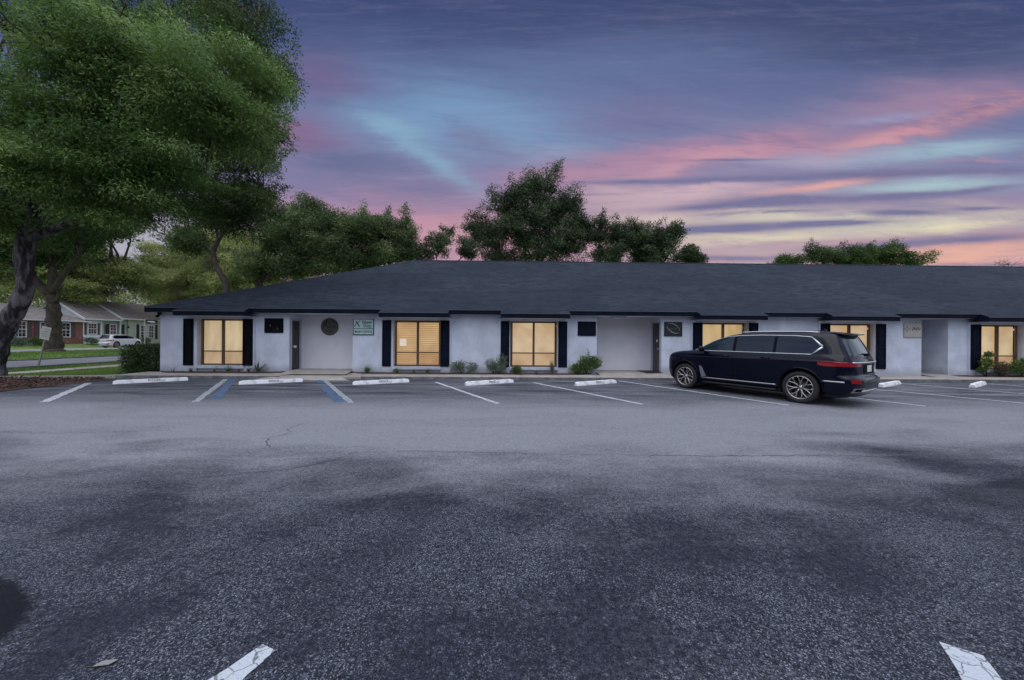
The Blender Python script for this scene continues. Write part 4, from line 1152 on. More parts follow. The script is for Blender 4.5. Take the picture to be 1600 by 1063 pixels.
        for xh in (.28, -.78):
            h = MB(); zz = 1.085; yy = S.side(xh, zz)
            h.tube([(xh - .11, sy * (yy + .012), zz), (xh - .09, sy * (yy + .034), zz + .003), (xh, sy * (yy + .042), zz + .004), (xh + .09, sy * (yy + .034), zz + .003), (xh + .11, sy * (yy + .012), zz)], [.014, .016, .018, .016, .014], 8)
            h.build('door_handle', paint, root)
        mr = MB(); yb = S.side(1.0, 1.2)
        mr.lathe([(0, -.10), (.05, -.095), (.085, -.04), (.092, .03), (.06, .10), (0, .115)], 14, axis='Y', c=(0, 0, 0))
        mo = mr.build('door_mirror', paint, root); mo.location = (.93, sy * (yb + .15), 1.27); mo.scale = (.85, 1.05, .95)
        ma = MB(); ma.tube([(0, -sy * .02, -.05), (0, -sy * .17, -.075)], .022, 6); ma.build('mirror_arm', M['black'], mo)
        rl = MB()
        rl.tube([(x, sy * float(np.interp(x, [-1.95, -1.6, 0, .25], [.60, .63, .63, .60])), float(np.interp(x, [-2.0, -1.9, -1.6, -1, -.4, 0, .2, .3], [1.72, 1.742, 1.762, 1.772, 1.772, 1.755, 1.73, 1.715]))) for x in np.linspace(-1.84, -.02, 22)], .015, 6)
        rl.build('roof_rail', M['bright_trim'] if detail else M['plastic'], root)
        # lamps
        def wrap(z0, z1, f0, f1, off, rear=True, nz=4, nu=20, taper=None):
            """strip that wraps the corner: u<0 runs along the side, u>0 across the end"""
            mb = MB(); vs = []
            for i in range(nu + 1):
                u = f0 + (f1 - f0) * i / nu
                for j in range(nz + 1):
                    k = taper(u) if taper else (0, 1)
                    z = z0 + (z1 - z0) * (k[0] + (k[1] - k[0]) * j / nz)
                    xf, xr, w_, rf, rr = S.at(z)
                    if rear:
                        if u < 0: x, y = xr + rr - u, w_ + off
                        else:
                            t = math.pi / 2 * (1 - u); x = xr + rr - (rr + off) * math.cos(t) ** (2 / S.nr); y = (w_ + off) * math.sin(t) ** (2 / S.nr)
                    else:
                        if u < 0: x, y = xf - rf + u, w_ + off
                        else: t = math.pi / 2 * (1 - u); x = xf - rf + (rf + off) * math.cos(t) ** (2 / S.ne); y = (w_ + off) * math.sin(t) ** (2 / S.ne)
                    vs.append((x, sy * y, z))
            fs = [(i * (nz + 1) + j, (i + 1) * (nz + 1) + j, (i + 1) * (nz + 1) + j + 1, i * (nz + 1) + j + 1) for i in range(nu) for j in range(nz)]
            return mb.add(vs, fs, 0, True)
        tp = lambda u: (max(0, .5 - (u + .28) * 2.2) if u < -.05 else 0, min(1, .62 + (u + .28) * 1.8) if u < -.05 else 1.0 - .25 * max(0, u))
        wrap(.95, 1.065, -.16, .80, .007, taper=tp).build('tail_lamp', M['red_lens'], root, normals=False)
        wrap(.93, 1.05, .62, .98, -.0, rear=False).build('headlamp', M['tint'], root, normals=False)
        wrap(.40, .80, .72, .99, .004, rear=False).build('grille_duct', M['plastic'], root, normals=False)
        wrap(.58, .66, .30, .62, .006).build('reflector', M['red_lens'], root, normals=False)
        wrap(.36, .47, .42, .80, .010).build('exhaust_trim', M['satin'], root, normals=False)
        wrap(.385, .445, .50, .74, .016).build('exhaust_outlet', M['black'], root, normals=False)
        wrap(.56, .72, .62, .85, .004, rear=False).build('fog_trim', M['satin'], root, normals=False)
    # rear glass, tailgate bright bar, bumper trim, plate, spoiler
    def rearpatch(z0, z1, half, off, ny=18, nz=6, shrink=0.0):
        mb = MB(); vs = []
        for i in range(ny + 1):
            for j in range(nz + 1):
                z = z0 + (z1 - z0) * j / nz; hw = half - shrink * (z - z0); y = -hw + 2 * hw * i / ny
                vs.append((S.rear(y, z) - off, y, z))
        return mb.add(vs, [(i * (nz + 1) + j, (i + 1) * (nz + 1) + j, (i + 1) * (nz + 1) + j + 1, i * (nz + 1) + j + 1) for i in range(ny) for j in range(nz)], 0, True)
    rearpatch(1.20, 1.66, .76, .006, shrink=.30).build('rear_window', M['tint_light'], root, normals=False)
    sp = MB(); vs = []
    for i in range(13):
        y = -.62 + 1.24 * i / 12; xr = S.rear(y, 1.68); e = 1 - (abs(y) / .62) ** 4 * .3
        vs += [(xr + .12, y, 1.735), (xr - .15 * e, y, 1.705), (xr - .155 * e, y, 1.685), (xr + .02, y, 1.655)]
    fs = [(4 * i + j, 4 * i + 4 + j, 4 * i + 4 + (j + 1) % 4, 4 * i + (j + 1) % 4) for i in range(12) for j in range(4)] + [(0, 1, 2, 3), (48, 49, 50, 51)]
    sp.add(vs, fs); sp.build('roof_spoiler', paint, root)
    un = MB(); un.add([(x - .005 if i < 2 else x, y, z) for i, (x, y, z) in enumerate([(S.rear(-.6, 1.66) - .0, -.58, 1.655), (S.rear(.6, 1.66), .58, 1.655), (S.rear(.6, 1.60) - .02, .60, 1.60), (S.rear(-.6, 1.60) - .02, -.60, 1.60)])], [(0, 1, 2, 3)])
    if detail:
        br = MB(); br.tube([(S.rear(y, 1.045) - .016, y, 1.045) for y in np.linspace(-.80, .80, 26)], .015, 6); br.build('tailgate_bar', M['bright_trim'], root)
        bt = MB(); bt.tube([(S.rear(y, .39) - .010, y, .39) for y in np.linspace(-.55, .55, 20)], .03, 8); bt.build('bumper_trim', M['satin'], root)
        wp = MB(); wp.tube([(S.rear(0, 1.23) - .03, 0, 1.23), (S.rear(.3, 1.24) - .03, .34, 1.25)], .011, 6); wp.bbox(S.rear(0, 1.22) - .05, S.rear(0, 1.22), -.05, .05, 1.19, 1.25, .01); wp.build('rear_wiper', M['black'], root)
        pr = MB(); pr.box(S.rear(0, .9) - .006, S.rear(0, .9) + .01, -.32, .32, .78, 1.0); pr.build('plate_recess', M['black'], root)
    pl = MB(); xx = S.rear(0, .9) - .012; pl.bbox(xx - .008, xx, -.155, .155, .82, .975, .003); pl.build('licence_plate', M['plate'], root)
    if detail:
        ae = MB(); ae.add([(-1.62, -.03, 1.785), (-1.62, .03, 1.785), (-1.80, .02, 1.775), (-1.80, -.02, 1.775), (-1.77, 0, 1.845)], [(0, 1, 4), (1, 2, 4), (2, 3, 4), (3, 0, 4)]); ae.build('roof_antenna', paint, root)
    # windscreen
    ws = MB(); vs = []
    for i in range(15):
        for j in range(7):
            z = 1.235 + (1.70 - 1.235) * j / 6; w_ = S.at(z)[2] * .86; y = -w_ + 2 * w_ * i / 14; vs.append((S.front(y, z) + .005, y, z))
    ws.add(vs, [(i * 7 + j, (i + 1) * 7 + j, (i + 1) * 7 + j + 1, i * 7 + j + 1) for i in range(14) for j in range(6)], 0, True); ws.build('windscreen', M['tint'], root, normals=False)
    gr = MB()
    for sy in (1, -1):
        pts_ = [(sy * .08, .62), (sy * .42, .62), (sy * .45, .98), (sy * .09, 1.0)]
        gr.add([(S.front(y, z) + .012, y, z) for y, z in pts_], [(0, 1, 2, 3)])
    gr.build('grille', M['plastic'], root, normals=False)
    root.location = loc; root.rotation_euler = (0, 0, rz); root.scale = (lscale, lscale, lscale * zscale)
    return root
M['rimm'] = mat('alloy', (0.40, 0.38, 0.38), 0.3, 0.85)
M['disc'] = mat('brake_disc', (0.05, 0.05, 0.055), 0.5, 0.6)
M['plate'] = mat('plate_white', (0.55, 0.58, 0.56), 0.5)
M['bright_trim'] = mat('satin_bright_trim', (0.60, 0.62, 0.67), 0.30, 0.6)
make_car('dark navy black SUV with bright window trim parked at an angle before the offices', 'suv', (7.49, 10.79, 0.0), math.atan2(.858, -.514), M['paint_dark'], zscale=1.035)
make_car('white SUV parked across the street in front of the pale green house', 'suv', (-49.2, 46.8, 0.0), R(88), M['paint_white'], detail=False, lscale=.80, zscale=1.17)

# ---------------------------------------------------------------- trees
def wobble_tube(mb, a, b, r0, r1, k=6, amp=0.12, n=7, sag=0.0):
    a, b = Vector(a), Vector(b); L = (b - a).length; pts, rs = [], []
    o1, o2 = random.uniform(0, 6), random.uniform(0, 6)
    for i in range(k + 1):
        u = i / k; p = a.lerp(b, u); e = math.sin(u * math.pi)
        p += Vector((math.sin(u * 5 + o1), math.cos(u * 4 + o2), 0.5 * math.sin(u * 6 + o2))) * amp * L * 0.35 * e + Vector((0, 0, -sag * e))
        pts.append(p); rs.append(r0 + (r1 - r0) * u ** .8)
    mb.tube(pts, rs, n)
    return pts

def make_tree(name, label, cat, base, trunk, blobs, nclump, nleaf, lsize, lm, bark, group=None, clump_r=0.45, flat=0.6, ntwig=60, droop=0.0, limbs=(), tone_bias=0.0, spread=1.0, bare=None, aspect=.45, moss=None, tw=(.02, .006), seed=0, shoots=0):
    """trunk: [(x,y,z,r)...] world; blobs: [(x,y,z,rx,ry,rz)...]; base: where the trunk stands"""
    global rng
    r = np.random.default_rng(1000 + seed); random.seed(500 + seed)
    e = empty(name, base, 0, label, cat, group)
    B = Vector(base)
    tm = MB()
    pts = [Vector(p[:3]) - B for p in trunk]; rs = [p[3] for p in trunk]
    # denser trunk with knobbly radius
    PP, RR = [], []
    for i in range(len(pts) - 1):
        for j in range(5):
            u = j / 5; PP.append(pts[i].lerp(pts[i + 1], u)); RR.append((rs[i] + (rs[i + 1] - rs[i]) * u) * random.uniform(.93, 1.08))
    PP.append(pts[-1]); RR.append(rs[-1])
    # smooth the path
    for _ in range(2): PP = [PP[0]] + [(PP[i - 1] + PP[i] * 2 + PP[i + 1]) / 4 for i in range(1, len(PP) - 1)] + [PP[-1]]
    tm.tube(PP, RR, 16)
    nb = len(tm.v)
    for i in range(nb):
        v = Vector(tm.v[i]); k = 0.03 * rs[0] * 2
        tm.v[i] = (v.x + k * math.sin(v.z * 7 + v.y * 9), v.y + k * math.sin(v.z * 5 + v.x * 11), v.z)
    ends = [PP[-1], PP[-4]] if len(PP) > 4 else [PP[-1]]
    for (a, b, ra, rb) in limbs:
        pp = wobble_tube(tm, Vector(a) - B, Vector(b) - B, ra, rb, 7, .22, 9); ends += pp[3:]
    bl = np.array(blobs, float); vol = bl[:, 3] * bl[:, 4] * bl[:, 5]; area = vol ** (2 / 3); pr = area / area.sum()
    idx = r.choice(len(bl), nclump, p=pr)
    d = r.normal(size=(nclump, 3)); d /= np.linalg.norm(d, axis=1, keepdims=True)
    lump = 0.78 + 0.22 * np.sin(d[:, 0] * 4.1 + idx * 1.7) * np.sin(d[:, 1] * 3.7 + idx) + 0.16 * np.sin(d[:, 2] * 6 + idx * 2.1 + d[:, 0] * 5)
    rad = (r.uniform(0.20, 1.0, nclump) ** 0.5) * lump * spread
    Cc = bl[idx, :3] + d * bl[idx, 3:6] * rad[:, None] - np.array(base)
    # ragged shoots standing out of the crown
    crr = clump_r * r.uniform(0.55, 1.45, nclump)
    if shoots:
        top = np.argsort(-(rad + r.uniform(0, .25, nclump)))[:shoots * 2]; pick = r.choice(top, shoots, replace=False); ex, er = [], []
        for k in pick:
            dd = d[k] * np.array([.8, .8, .6]) + np.array([0, 0, .75]) + r.normal(size=3) * .25; dd /= np.linalg.norm(dd)
            for j in range(1, 4): ex.append(Cc[k] + dd * clump_r * (.48 * j + .25)); er.append(clump_r * (.66 - .11 * j))
        Cc = np.concatenate([Cc, np.array(ex)]); crr = np.concatenate([crr, er]); nclump = len(Cc)
    # twigs into the clumps
    tg = MB()
    sel = r.choice(nclump, min(ntwig, nclump), replace=False)
    for k in sel:
        c = Vector(Cc[k]); src = min(ends, key=lambda q: (q - c).length + random.uniform(0, 1.5))
        m1 = src.lerp(c, .55) + Vector((random.uniform(-.5, .5), random.uniform(-.5, .5), random.uniform(0, .5))) * (c - src).length * .2
        L = (c - src).length; r0 = min(rs[-1] * .6, tw[0] + L * .011)
        tg.tube([src, src.lerp(m1, .5) + Vector((random.uniform(-.1, .1), random.uniform(-.1, .1), .05)) * L * .5, m1, m1.lerp(c, .5) + Vector((0, 0, random.uniform(-.05, .08))) * L, c], [r0, r0 * .75, r0 * .5, r0 * .32, tw[1]], 5, cap=False)
        for q in range(2):
            e2 = c + Vector((random.uniform(-1, 1), random.uniform(-1, 1), random.uniform(-.6, .9))) * clump_r * 1.0
            tg.tube([m1.lerp(c, .6), e2], [r0 * .3, tw[1] * .7], 4, cap=False)
    tr = tm.build('trunk', bark, e, normals=False)
    tg.build('branches', bark, e, normals=False)
    per = max(1, nleaf // nclump)
    cr = crr
    wgt = cr ** 2 / (cr ** 2).mean(); ii = np.repeat(np.arange(nclump), np.maximum(4, (per * wgt).astype(int)))
    P = Cc[ii]
    off = r.normal(size=P.shape); off /= np.linalg.norm(off, axis=1, keepdims=True); off *= (r.uniform(0, 1, len(P)) ** .55)[:, None]
    off[:, 2] *= flat; off *= (1 + .25 * np.sin(off[:, 0] * 5 + ii) * np.sin(off[:, 1] * 5 + 2 * ii))[:, None]
    off *= (cr[ii] * 1.05)[:, None]
    if droop: off[:, 2] -= droop * (np.abs(off[:, 0]) + np.abs(off[:, 1])) * .6
    P = P + off
    tone = np.clip(0.42 + tone_bias + .16 * np.sin(P[:, 0] * .9 + 2 * np.sin(P[:, 2] * .8)) + r.normal(size=nclump)[ii] * .24 + r.normal(size=len(P)) * .13, 0, 1)
    D = off / (np.linalg.norm(off, axis=1, keepdims=True) + 1e-6) + r.normal(size=P.shape) * .8; D[:, 2] -= .25 + droop
    leaf_mesh('crown', P, lsize, lm, e, tone=tone, D=D, aspect=aspect)
    if moss is not None:
        nm, ml, mm = moss
        k = r.choice(nclump, nm); s0 = Cc[k]; n_ = 60
        PP_ = np.repeat(s0, n_, axis=0); u = np.tile(np.linspace(0, 1, n_), nm); L = np.repeat(r.uniform(.5, 1.3, nm) * ml, n_)
        PP_ = PP_ + r.normal(size=PP_.shape) * (0.22 * (1 - .6 * u))[:, None]; PP_[:, 2] -= u * L
        DD = np.tile(np.array([[0, 0, -1.0]]), (len(PP_), 1))
        leaf_mesh('hanging_moss', PP_, .42, mm, e, D=DD, aspect=.16)
    return e

LM = {}
LM['bright'] = leaf_mat('leaves_bright', (0.055, 0.115, 0.025), (0.155, 0.260, 0.070), (0.35, 0.47, 0.18), trans=.45)
LM['oak'] = leaf_mat('leaves_oak', (0.024, 0.056, 0.012), (0.066, 0.122, 0.030), (0.15, 0.21, 0.07), trans=.35)
LM['live'] = leaf_mat('leaves_live_oak', (0.046, 0.080, 0.028), (0.115, 0.170, 0.066), (0.24, 0.30, 0.13), trans=.3)
LM['dark'] = leaf_mat('leaves_dark', (0.022, 0.042, 0.018), (0.060, 0.096, 0.042), (0.135, 0.175, 0.085), trans=.2)
LM['yellow'] = leaf_mat('leaves_yellow_green', (0.11, 0.145, 0.045), (0.25, 0.30, 0.105), (0.42, 0.46, 0.19), trans=.55)
LM['moss'] = leaf_mat('spanish_moss', (0.09, 0.085, 0.065), (0.16, 0.15, 0.12), (0.23, 0.22, 0.18), trans=.3, rough=.9)

# the big oak whose leaning trunk stands at the left edge; its crown hangs over the lot
make_tree('oak_tree', 'huge oak with leaning dark trunk at left edge, crown hanging over the lot', 'tree', (-18.45, 13.3, 0.0),
    [(-18.55, 13.3, -.1, .32), (-18.47, 13.3, .5, .25), (-18.38, 13.3, 1.2, .26), (-18.05, 13.3, 2.0, .26), (-17.58, 13.3, 2.8, .245), (-17.38, 13.3, 3.5, .235), (-17.48, 13.3, 4.3, .23), (-17.3, 13.2, 5.2, .23), (-16.6, 13.1, 6.4, .19)],
    [(-12.4, 12.3, 10.6, 2.3, 2.2, 1.7), (-14.6, 12.0, 8.9, 2.1, 2.0, 1.6), (-10.3, 12.6, 9.6, 1.9, 2.0, 1.5), (-12.2, 11.8, 7.5, 2.0, 1.8, 1.4), (-13.8, 12.2, 12.0, 1.5, 1.8, 1.3),
     (-13.4, 12.2, 6.0, 1.5, 1.5, .9), (-17.6, 12.4, 5.9, 1.3, 1.3, .9), (-17.2, 12.2, 8.0, 1.4, 1.5, 1.3), (-9.6, 13.2, 11.2, 1.1, 1.4, 1.2), (-15.0, 11.6, 7.0, 1.4, 1.4, 1.0)],
    360, 215000, .125, LM['bright'], M['bark'], aspect=.30, clump_r=.80, flat=.34, droop=.30, ntwig=230, shoots=34, spread=1.06, seed=1,
    limbs=[((-16.6, 13.1, 6.4), (-13.5, 12.4, 9.4), .22, .08), ((-16.8, 13.1, 6.1), (-16.2, 12.3, 11.0), .2, .07), ((-17.3, 13.2, 5.0), (-12.6, 12.2, 6.9), .17, .05), ((-13.9, 12.4, 8.8), (-10.2, 12.8, 10.2), .10, .04)])
# second oak just behind it, denser and darker
make_tree('oak_tree', 'dark dense oak crown behind the bright one, above the left end of the roof', 'tree', (-27.5, 15.5, 0.0),
    [(-27.5, 15.5, -.1, .6), (-27.3, 15.6, 3, .5), (-26.0, 16.5, 6.5, .45), (-22.5, 17.6, 9.5, .38), (-18.5, 18.4, 11.5, .3)],
    [(-12.9, 17.6, 15.6, 2.3, 2.2, 2.5), (-11.9, 17.4, 12.0, 1.6, 2.0, 1.6), (-12.4, 17.2, 9.6, 1.7, 2.0, 1.7), (-14.2, 17.8, 8.6, 2.4, 2.0, 1.7), (-14.0, 17.8, 12.0, 2.6, 2.3, 2.4), (-11.0, 17.2, 13.6, 1.0, 1.3, .9), (-13.2, 16.8, 7.0, 1.7, 1.4, .9), (-16.2, 17.4, 10.2, 2.4, 2.0, 2.0),
     (-17.8, 18.2, 11.5, 2.6, 2.4, 2.4), (-20.5, 18.0, 9.0, 2.6, 2.2, 2.0), (-13.6, 17.6, 18.2, 2.8, 2.2, 2.0), (-11.9, 17.0, 7.9, 1.1, 1.2, .8), (-17.8, 18.2, 17.3, 2.4, 2.4, 1.6), (-22.0, 17.6, 7.0, 2.4, 2.0, 1.6), (-24.4, 18.0, 8.6, 1.8, 1.8, 2.4), (-24.2, 17.8, 12.0, 1.5, 1.5, 1.3), (-18.4, 18.4, 7.9, 2.2, 1.8, 1.3)],
    520, 260000, .10, LM['oak'], M['bark'], clump_r=.82, shoots=70, flat=.45, ntwig=240, seed=2, droop=.1,
    limbs=[((-18.6, 18.4, 11.4), (-13.0, 17.6, 14.5), .26, .07), ((-20.5, 18.0, 10.2), (-11.8, 17.6, 8.6), .24, .07), ((-18.6, 18.4, 11.5), (-18.5, 18.4, 16.5), .24, .08), ((-14.2, 17.9, 13.4), (-12.0, 17.4, 16.6), .10, .03), ((-17.9, 18.2, 7.2), (-17.7, 17.8, 10.0), .2, .12)])
# bare twiggy tree at top left
make_tree('bare_tree', 'thin tree with sparse needles and bare boughs at the top left corner', 'tree', (-37.5, 24.0, 0.0),
    [(-37.5, 24, -.1, .3), (-36.5, 23.5, 7, .25), (-33.5, 22.6, 14, .18), (-30.0, 22, 19.5, .08)],
    [(-27.5, 21.5, 16.5, 4.5, 2, 3.2), (-28.5, 21.5, 21.5, 5.5, 2, 2.5)], 80, 2600, .16, LM['oak'], M['bark'], clump_r=.6, ntwig=80, seed=3, tw=(.03, .012))
# heavy trunk on the grass island by the far road
make_tree('oak_tree', 'thick straight oak trunk on the grass island before the brick house', 'tree', (-41.9, 34.0, 0.0),
    [(-41.9, 34, -.1, .80), (-41.95, 34, .25, .62), (-41.95, 34, .9, .54), (-42.0, 34, 2.0, .52), (-41.95, 34, 3.2, .48), (-42.0, 34, 4.4, .42), (-42.15, 34, 5.6, .34), (-42.3, 34.2, 8.0, .28)],
    [(-42, 34, 11.5, 5.0, 4, 3.0), (-46, 34, 10.0, 4.5, 4, 2.6), (-37.5, 33, 12.0, 3.5, 3, 2.2), (-44, 33, 14.5, 5, 4, 3)],
    420, 52000, .30, LM['oak'], M['bark_mid'], clump_r=1.3, ntwig=60, seed=4, flat=.5,
    limbs=[((-42.1, 34, 5.2), (-45, 33, 8.4), .4, .15), ((-42.1, 34, 5.4), (-38.5, 33.2, 9.8), .32, .1), ((-41.8, 33.9, 4.6), (-40.6, 33.6, 6.2), .2, .05)])

# trees beyond the roof, each its own
def back_tree(label, base, trunk_r, forkz, blobs, nc, nl, ls, lm, seed, name='live_oak', clump=.9, tw=(.05, .015), limbs=(), nt=70, lean=(0, 0), spread=1.12, flat=.6, moss=None, bark=None, shoots=None):
    x, y, _ = base
    tk = [(x, y, -.1, trunk_r * 1.3), (x, y, 1.0, trunk_r), (x + lean[0] * .5, y + lean[1] * .5, forkz * .6, trunk_r * .85), (x + lean[0], y + lean[1], forkz, trunk_r * .7)]
    fork = Vector(tk[-1][:3]); auto = [(fork, (b[0], b[1], b[2] - b[5] * .1), trunk_r * .45, trunk_r * .12) for b in blobs[:6]]
    return make_tree(name, label, 'tree', base, tk, blobs, int(nc * 1.35), int(nl * 1.9), ls * .85, lm, bark or M['bark_mid'], group='trees behind the offices', shoots=shoots if shoots is not None else max(5, nc // 14), clump_r=clump * 1.12, ntwig=nt, seed=seed, tw=tw, limbs=list(limbs) + auto, spread=spread, flat=flat, moss=moss)

back_tree('tall spreading dark tree with open crown behind the middle of the roof', (2.9, 40, 0), .45, 8.0,
    [(3.6, 40, 18.6, 2.4, 2, 2.5), (-.4, 40, 16.8, 1.9, 1.8, 2.1), (1.6, 40, 14.2, 3.6, 2.6, 2.6), (6.6, 40, 16.6, 2.3, 2, 2.0), (-2.0, 40, 13.2, 2.3, 2, 1.9), (6.4, 40, 12.8, 2.8, 2.4, 2.6), (3.4, 40, 11.2, 4.2, 2.4, 2.0), (-1.4, 40, 10.8, 2.0, 2, 1.4), (4.4, 40, 15.6, 3.0, 2, 2.2), (-3.4, 40, 14.2, 1.5, 1.4, 1.6), (1.0, 40, 17.0, 1.6, 1.6, 1.6), (8.0, 40, 14.4, 1.5, 1.4, 1.4)],
    460, 70000, .21, LM['dark'], 11, clump=.72, nt=170)
back_tree('small open feathery tree left of the tall dark tree', (-7.2, 37, 0), .22, 7.5, [(-6.7, 37, 11.4, 1.5, 1.4, 1.9), (-8.2, 37, 10.4, 1.1, 1, 1.2), (-4.0, 37, 10.8, 1.4, 1.2, 1.3)], 75, 7500, .19, LM['dark'], 12, clump=.45, nt=70, tw=(.03, .012))
back_tree('ragged greyish tree just right of the tall dark tree', (11.0, 39, 0), .28, 8.0, [(10.2, 39, 13.2, 1.6, 1.6, 2.0), (12.3, 39, 12.4, 1.5, 1.5, 2.3), (10.8, 39, 10.6, 2.2, 1.5, 1.2)], 110, 15000, .19, LM['dark'], 13, clump=.55, nt=80)
back_tree('rounded dark tree with a tall twig at its right, behind the SUV end', (16.6, 40, 0), .35, 8.0, [(14.8, 40, 12.8, 2.3, 2, 2.1), (17.6, 40, 12.6, 1.9, 1.8, 1.9), (18.9, 40, 13.9, .7, .8, 1.4), (16.4, 40, 10.8, 3.2, 2, 1.4)], 190, 27000, .20, LM['dark'], 14, clump=.62, nt=90)
back_tree('low bush-like tree at the right end of the middle row', (20.8, 39, 0), .18, 8.2, [(20.0, 39, 10.8, 1.2, 1, 1.2), (21.0, 39, 10.3, .7, .8, .7)], 50, 5000, .20, LM['dark'], 15, clump=.4, nt=40)
back_tree('wide flat-topped dark green tree beyond the roof at right', (49.5, 51, 0), .4, 9.5, [(45.0, 51, 13.6, 2.9, 2.2, 1.4), (49.6, 51, 13.7, 3.2, 2.4, 1.7), (54.4, 51, 14.2, 3.4, 2.4, 1.9), (58.6, 51, 13.3, 2.4, 2, 1.3), (40.4, 51, 13.0, 1.9, 1.5, .9), (51, 51, 12, 8.0, 2, 1.0)], 330, 36000, .22, LM['oak'], 16, clump=.6, nt=120, shoots=12)
back_tree('bare dead twigs poking over the roof at far right', (73.0, 50, 0), .12, 9.5, [(71.8, 50, 12.6, 2.0, 1, .9)], 10, 60, .2, LM['dark'], 17, clump=.8, nt=14, tw=(.02, .012), name='bare_tree', shoots=0)
back_tree('broad olive green live oak behind the left slope of the roof', (-24.5, 36, 0), .5, 7.2,
    [(-19.4, 36, 12.6, 3.0, 2.6, 2.1), (-14.6, 36, 12.2, 2.2, 2, 1.5), (-22.6, 36, 10.6, 2.6, 2.2, 2.2), (-17.6, 36, 10.4, 3.6, 2.4, 1.8), (-22.6, 36, 13.2, 2.2, 1.8, 1.2), (-19.6, 36, 14.4, 1.6, 1.4, 1.1), (-21, 36, 8.6, 3.0, 2, 1.3), (-16.5, 36, 8.8, 3.4, 2, 1.2), (-13.6, 36, 9.8, 2.6, 2, 1.6), (-24.6, 36, 8.6, 2.2, 2, 1.6), (-17.6, 36, 13.0, 2.2, 1.8, 1.3)],
    560, 85000, .20, LM['live'], 18, clump=.72, nt=160)
back_tree('olive green tree with ragged shoots left of the small feathery tree', (-12.2, 37, 0), .3, 8.0, [(-13.2, 37, 12.4, 1.9, 1.7, 1.7), (-10.6, 37, 12.2, 1.5, 1.5, 2.0), (-12.0, 37, 10.2, 2.6, 1.8, 1.2), (-9.8, 37, 10.4, 1.2, 1, 1.4)], 170, 27000, .19, LM['live'], 19, clump=.55, nt=80)
# curved dark trunk seen between crowns
make_tree('live_oak', 'crooked live oak with a bare curving trunk left of the roof slope', 'tree', (-26.6, 35.0, 0), [(-26.6, 35, -.1, .4), (-26.9, 35, 4, .32), (-26.9, 35, 6.6, .28), (-27.9, 35, 8.2, .25), (-28.3, 35, 9.6, .22), (-27.6, 35, 11.2, .18), (-26.4, 35, 12.6, .14)],
    [(-25.6, 35, 14.2, 2.4, 2, 1.5), (-29.6, 35, 13.2, 2.4, 2, 1.4), (-30.6, 35, 10.6, 1.8, 1.6, 1.4), (-24.0, 35, 15.0, 1.8, 1.5, 1.0)], 230, 42000, .18, LM['live'], M['bark_mid'], group='trees behind the offices', clump_r=.7, ntwig=90, seed=20, tw=(.05, .014),
    limbs=[((-28.2, 35, 9.4), (-30.8, 35, 11.5), .2, .06), ((-26.2, 35, 12.4), (-23.4, 35, 14.0), .18, .06), ((-27.7, 35, 11.0), (-28.6, 35, 13.6), .18, .06)])

# yellow-green moss-hung oaks over the houses
for k, (x, y, z, h, lab, ls) in enumerate([
        (-60.5, 52.0, 9.5, 12, 'yellow-green oak hung with grey moss above the white gable', 1.0), (-58.0, 66.0, 10.0, 13, 'moss-hung oak over the pale green house roof', 1.0),
        (-47.5, 62.0, 9.0, 12, 'tall oak with long grey moss curtains behind the parked white SUV', 1.0), (-67.0, 42.0, 9.0, 12, 'yellow-green oak behind the brick wing roof', 1.0),
        (-38.5, 60.0, 8.5, 11, 'moss-hung oak just left of the office roof corner', .9), (-72.0, 60.0, 12.0, 14, 'far tall green tree behind both houses', 1.0)]):
    s_ = 1.0
    tx = x - 3 if k in (0, 1) else x
    make_tree('moss_oak', lab, 'tree', (tx if k != 0 else -64, y, 0.2), [(tx if k != 0 else -64, y, -.1, .6), (tx if k != 0 else -64, y, 3, .5), ((tx if k != 0 else -64) + .4, y - .3, 6.5, .42)],
        [(x, y, z, 6, 5, 3.2), (x - 5, y - 2, z + 1.5, 5, 4, 3.0), (x + 5, y + 2, z + 1.0, 5, 4, 3.0), (x, y - 2, z + 5.0, 7, 4, 3.6), (x + 3, y - 1, z + 8.5, 5, 4, 2.8), (x + 2, y - 3, z - 2.2, 4.5, 3, 1.8)],
        520, 95000, .26, LM['yellow'] if k != 5 else LM['live'], M['bark_mid'], group='moss-hung oaks over the houses', clump_r=1.35, ntwig=50, seed=30 + k, flat=.42, tone_bias=.2, moss=(44, 2.6, LM['moss']) if k != 5 else None, tw=(.1, .03),
        limbs=[(((tx if k != 0 else -64) + .3, y - .2, 5.8), (x - 4.5, y - 2, z + .8), .32, .12), (((tx if k != 0 else -64) + .3, y - .2, 6), (x + 4.5, y + 1, z + .5), .32, .1)])
# the far wood that closes the view at the left
bl = []
P = []; rw_ = np.random.default_rng(77)
for k in range(1700):
    t = rw_.uniform(0, 1); x = -120 + 95 * t; y = 78 + 38 * t + rw_.uniform(-6, 6); hmax = 12.5 + 2.2 * math.sin(t * 21) + 1.6 * math.sin(t * 47 + 1)
    z = hmax * rw_.uniform(0, 1) ** .8
    P.append(np.array([x, y, z]) + rw_.normal(size=(70, 3)) * np.array([1.3, 1.0, .9]))
P = np.concatenate(P); P = P[P[:, 2] > 0]
tag(leaf_mesh('far_wood', P, .50, LM['yellow'], tone=rw_.uniform(.1, .8, len(P))), kind='stuff')

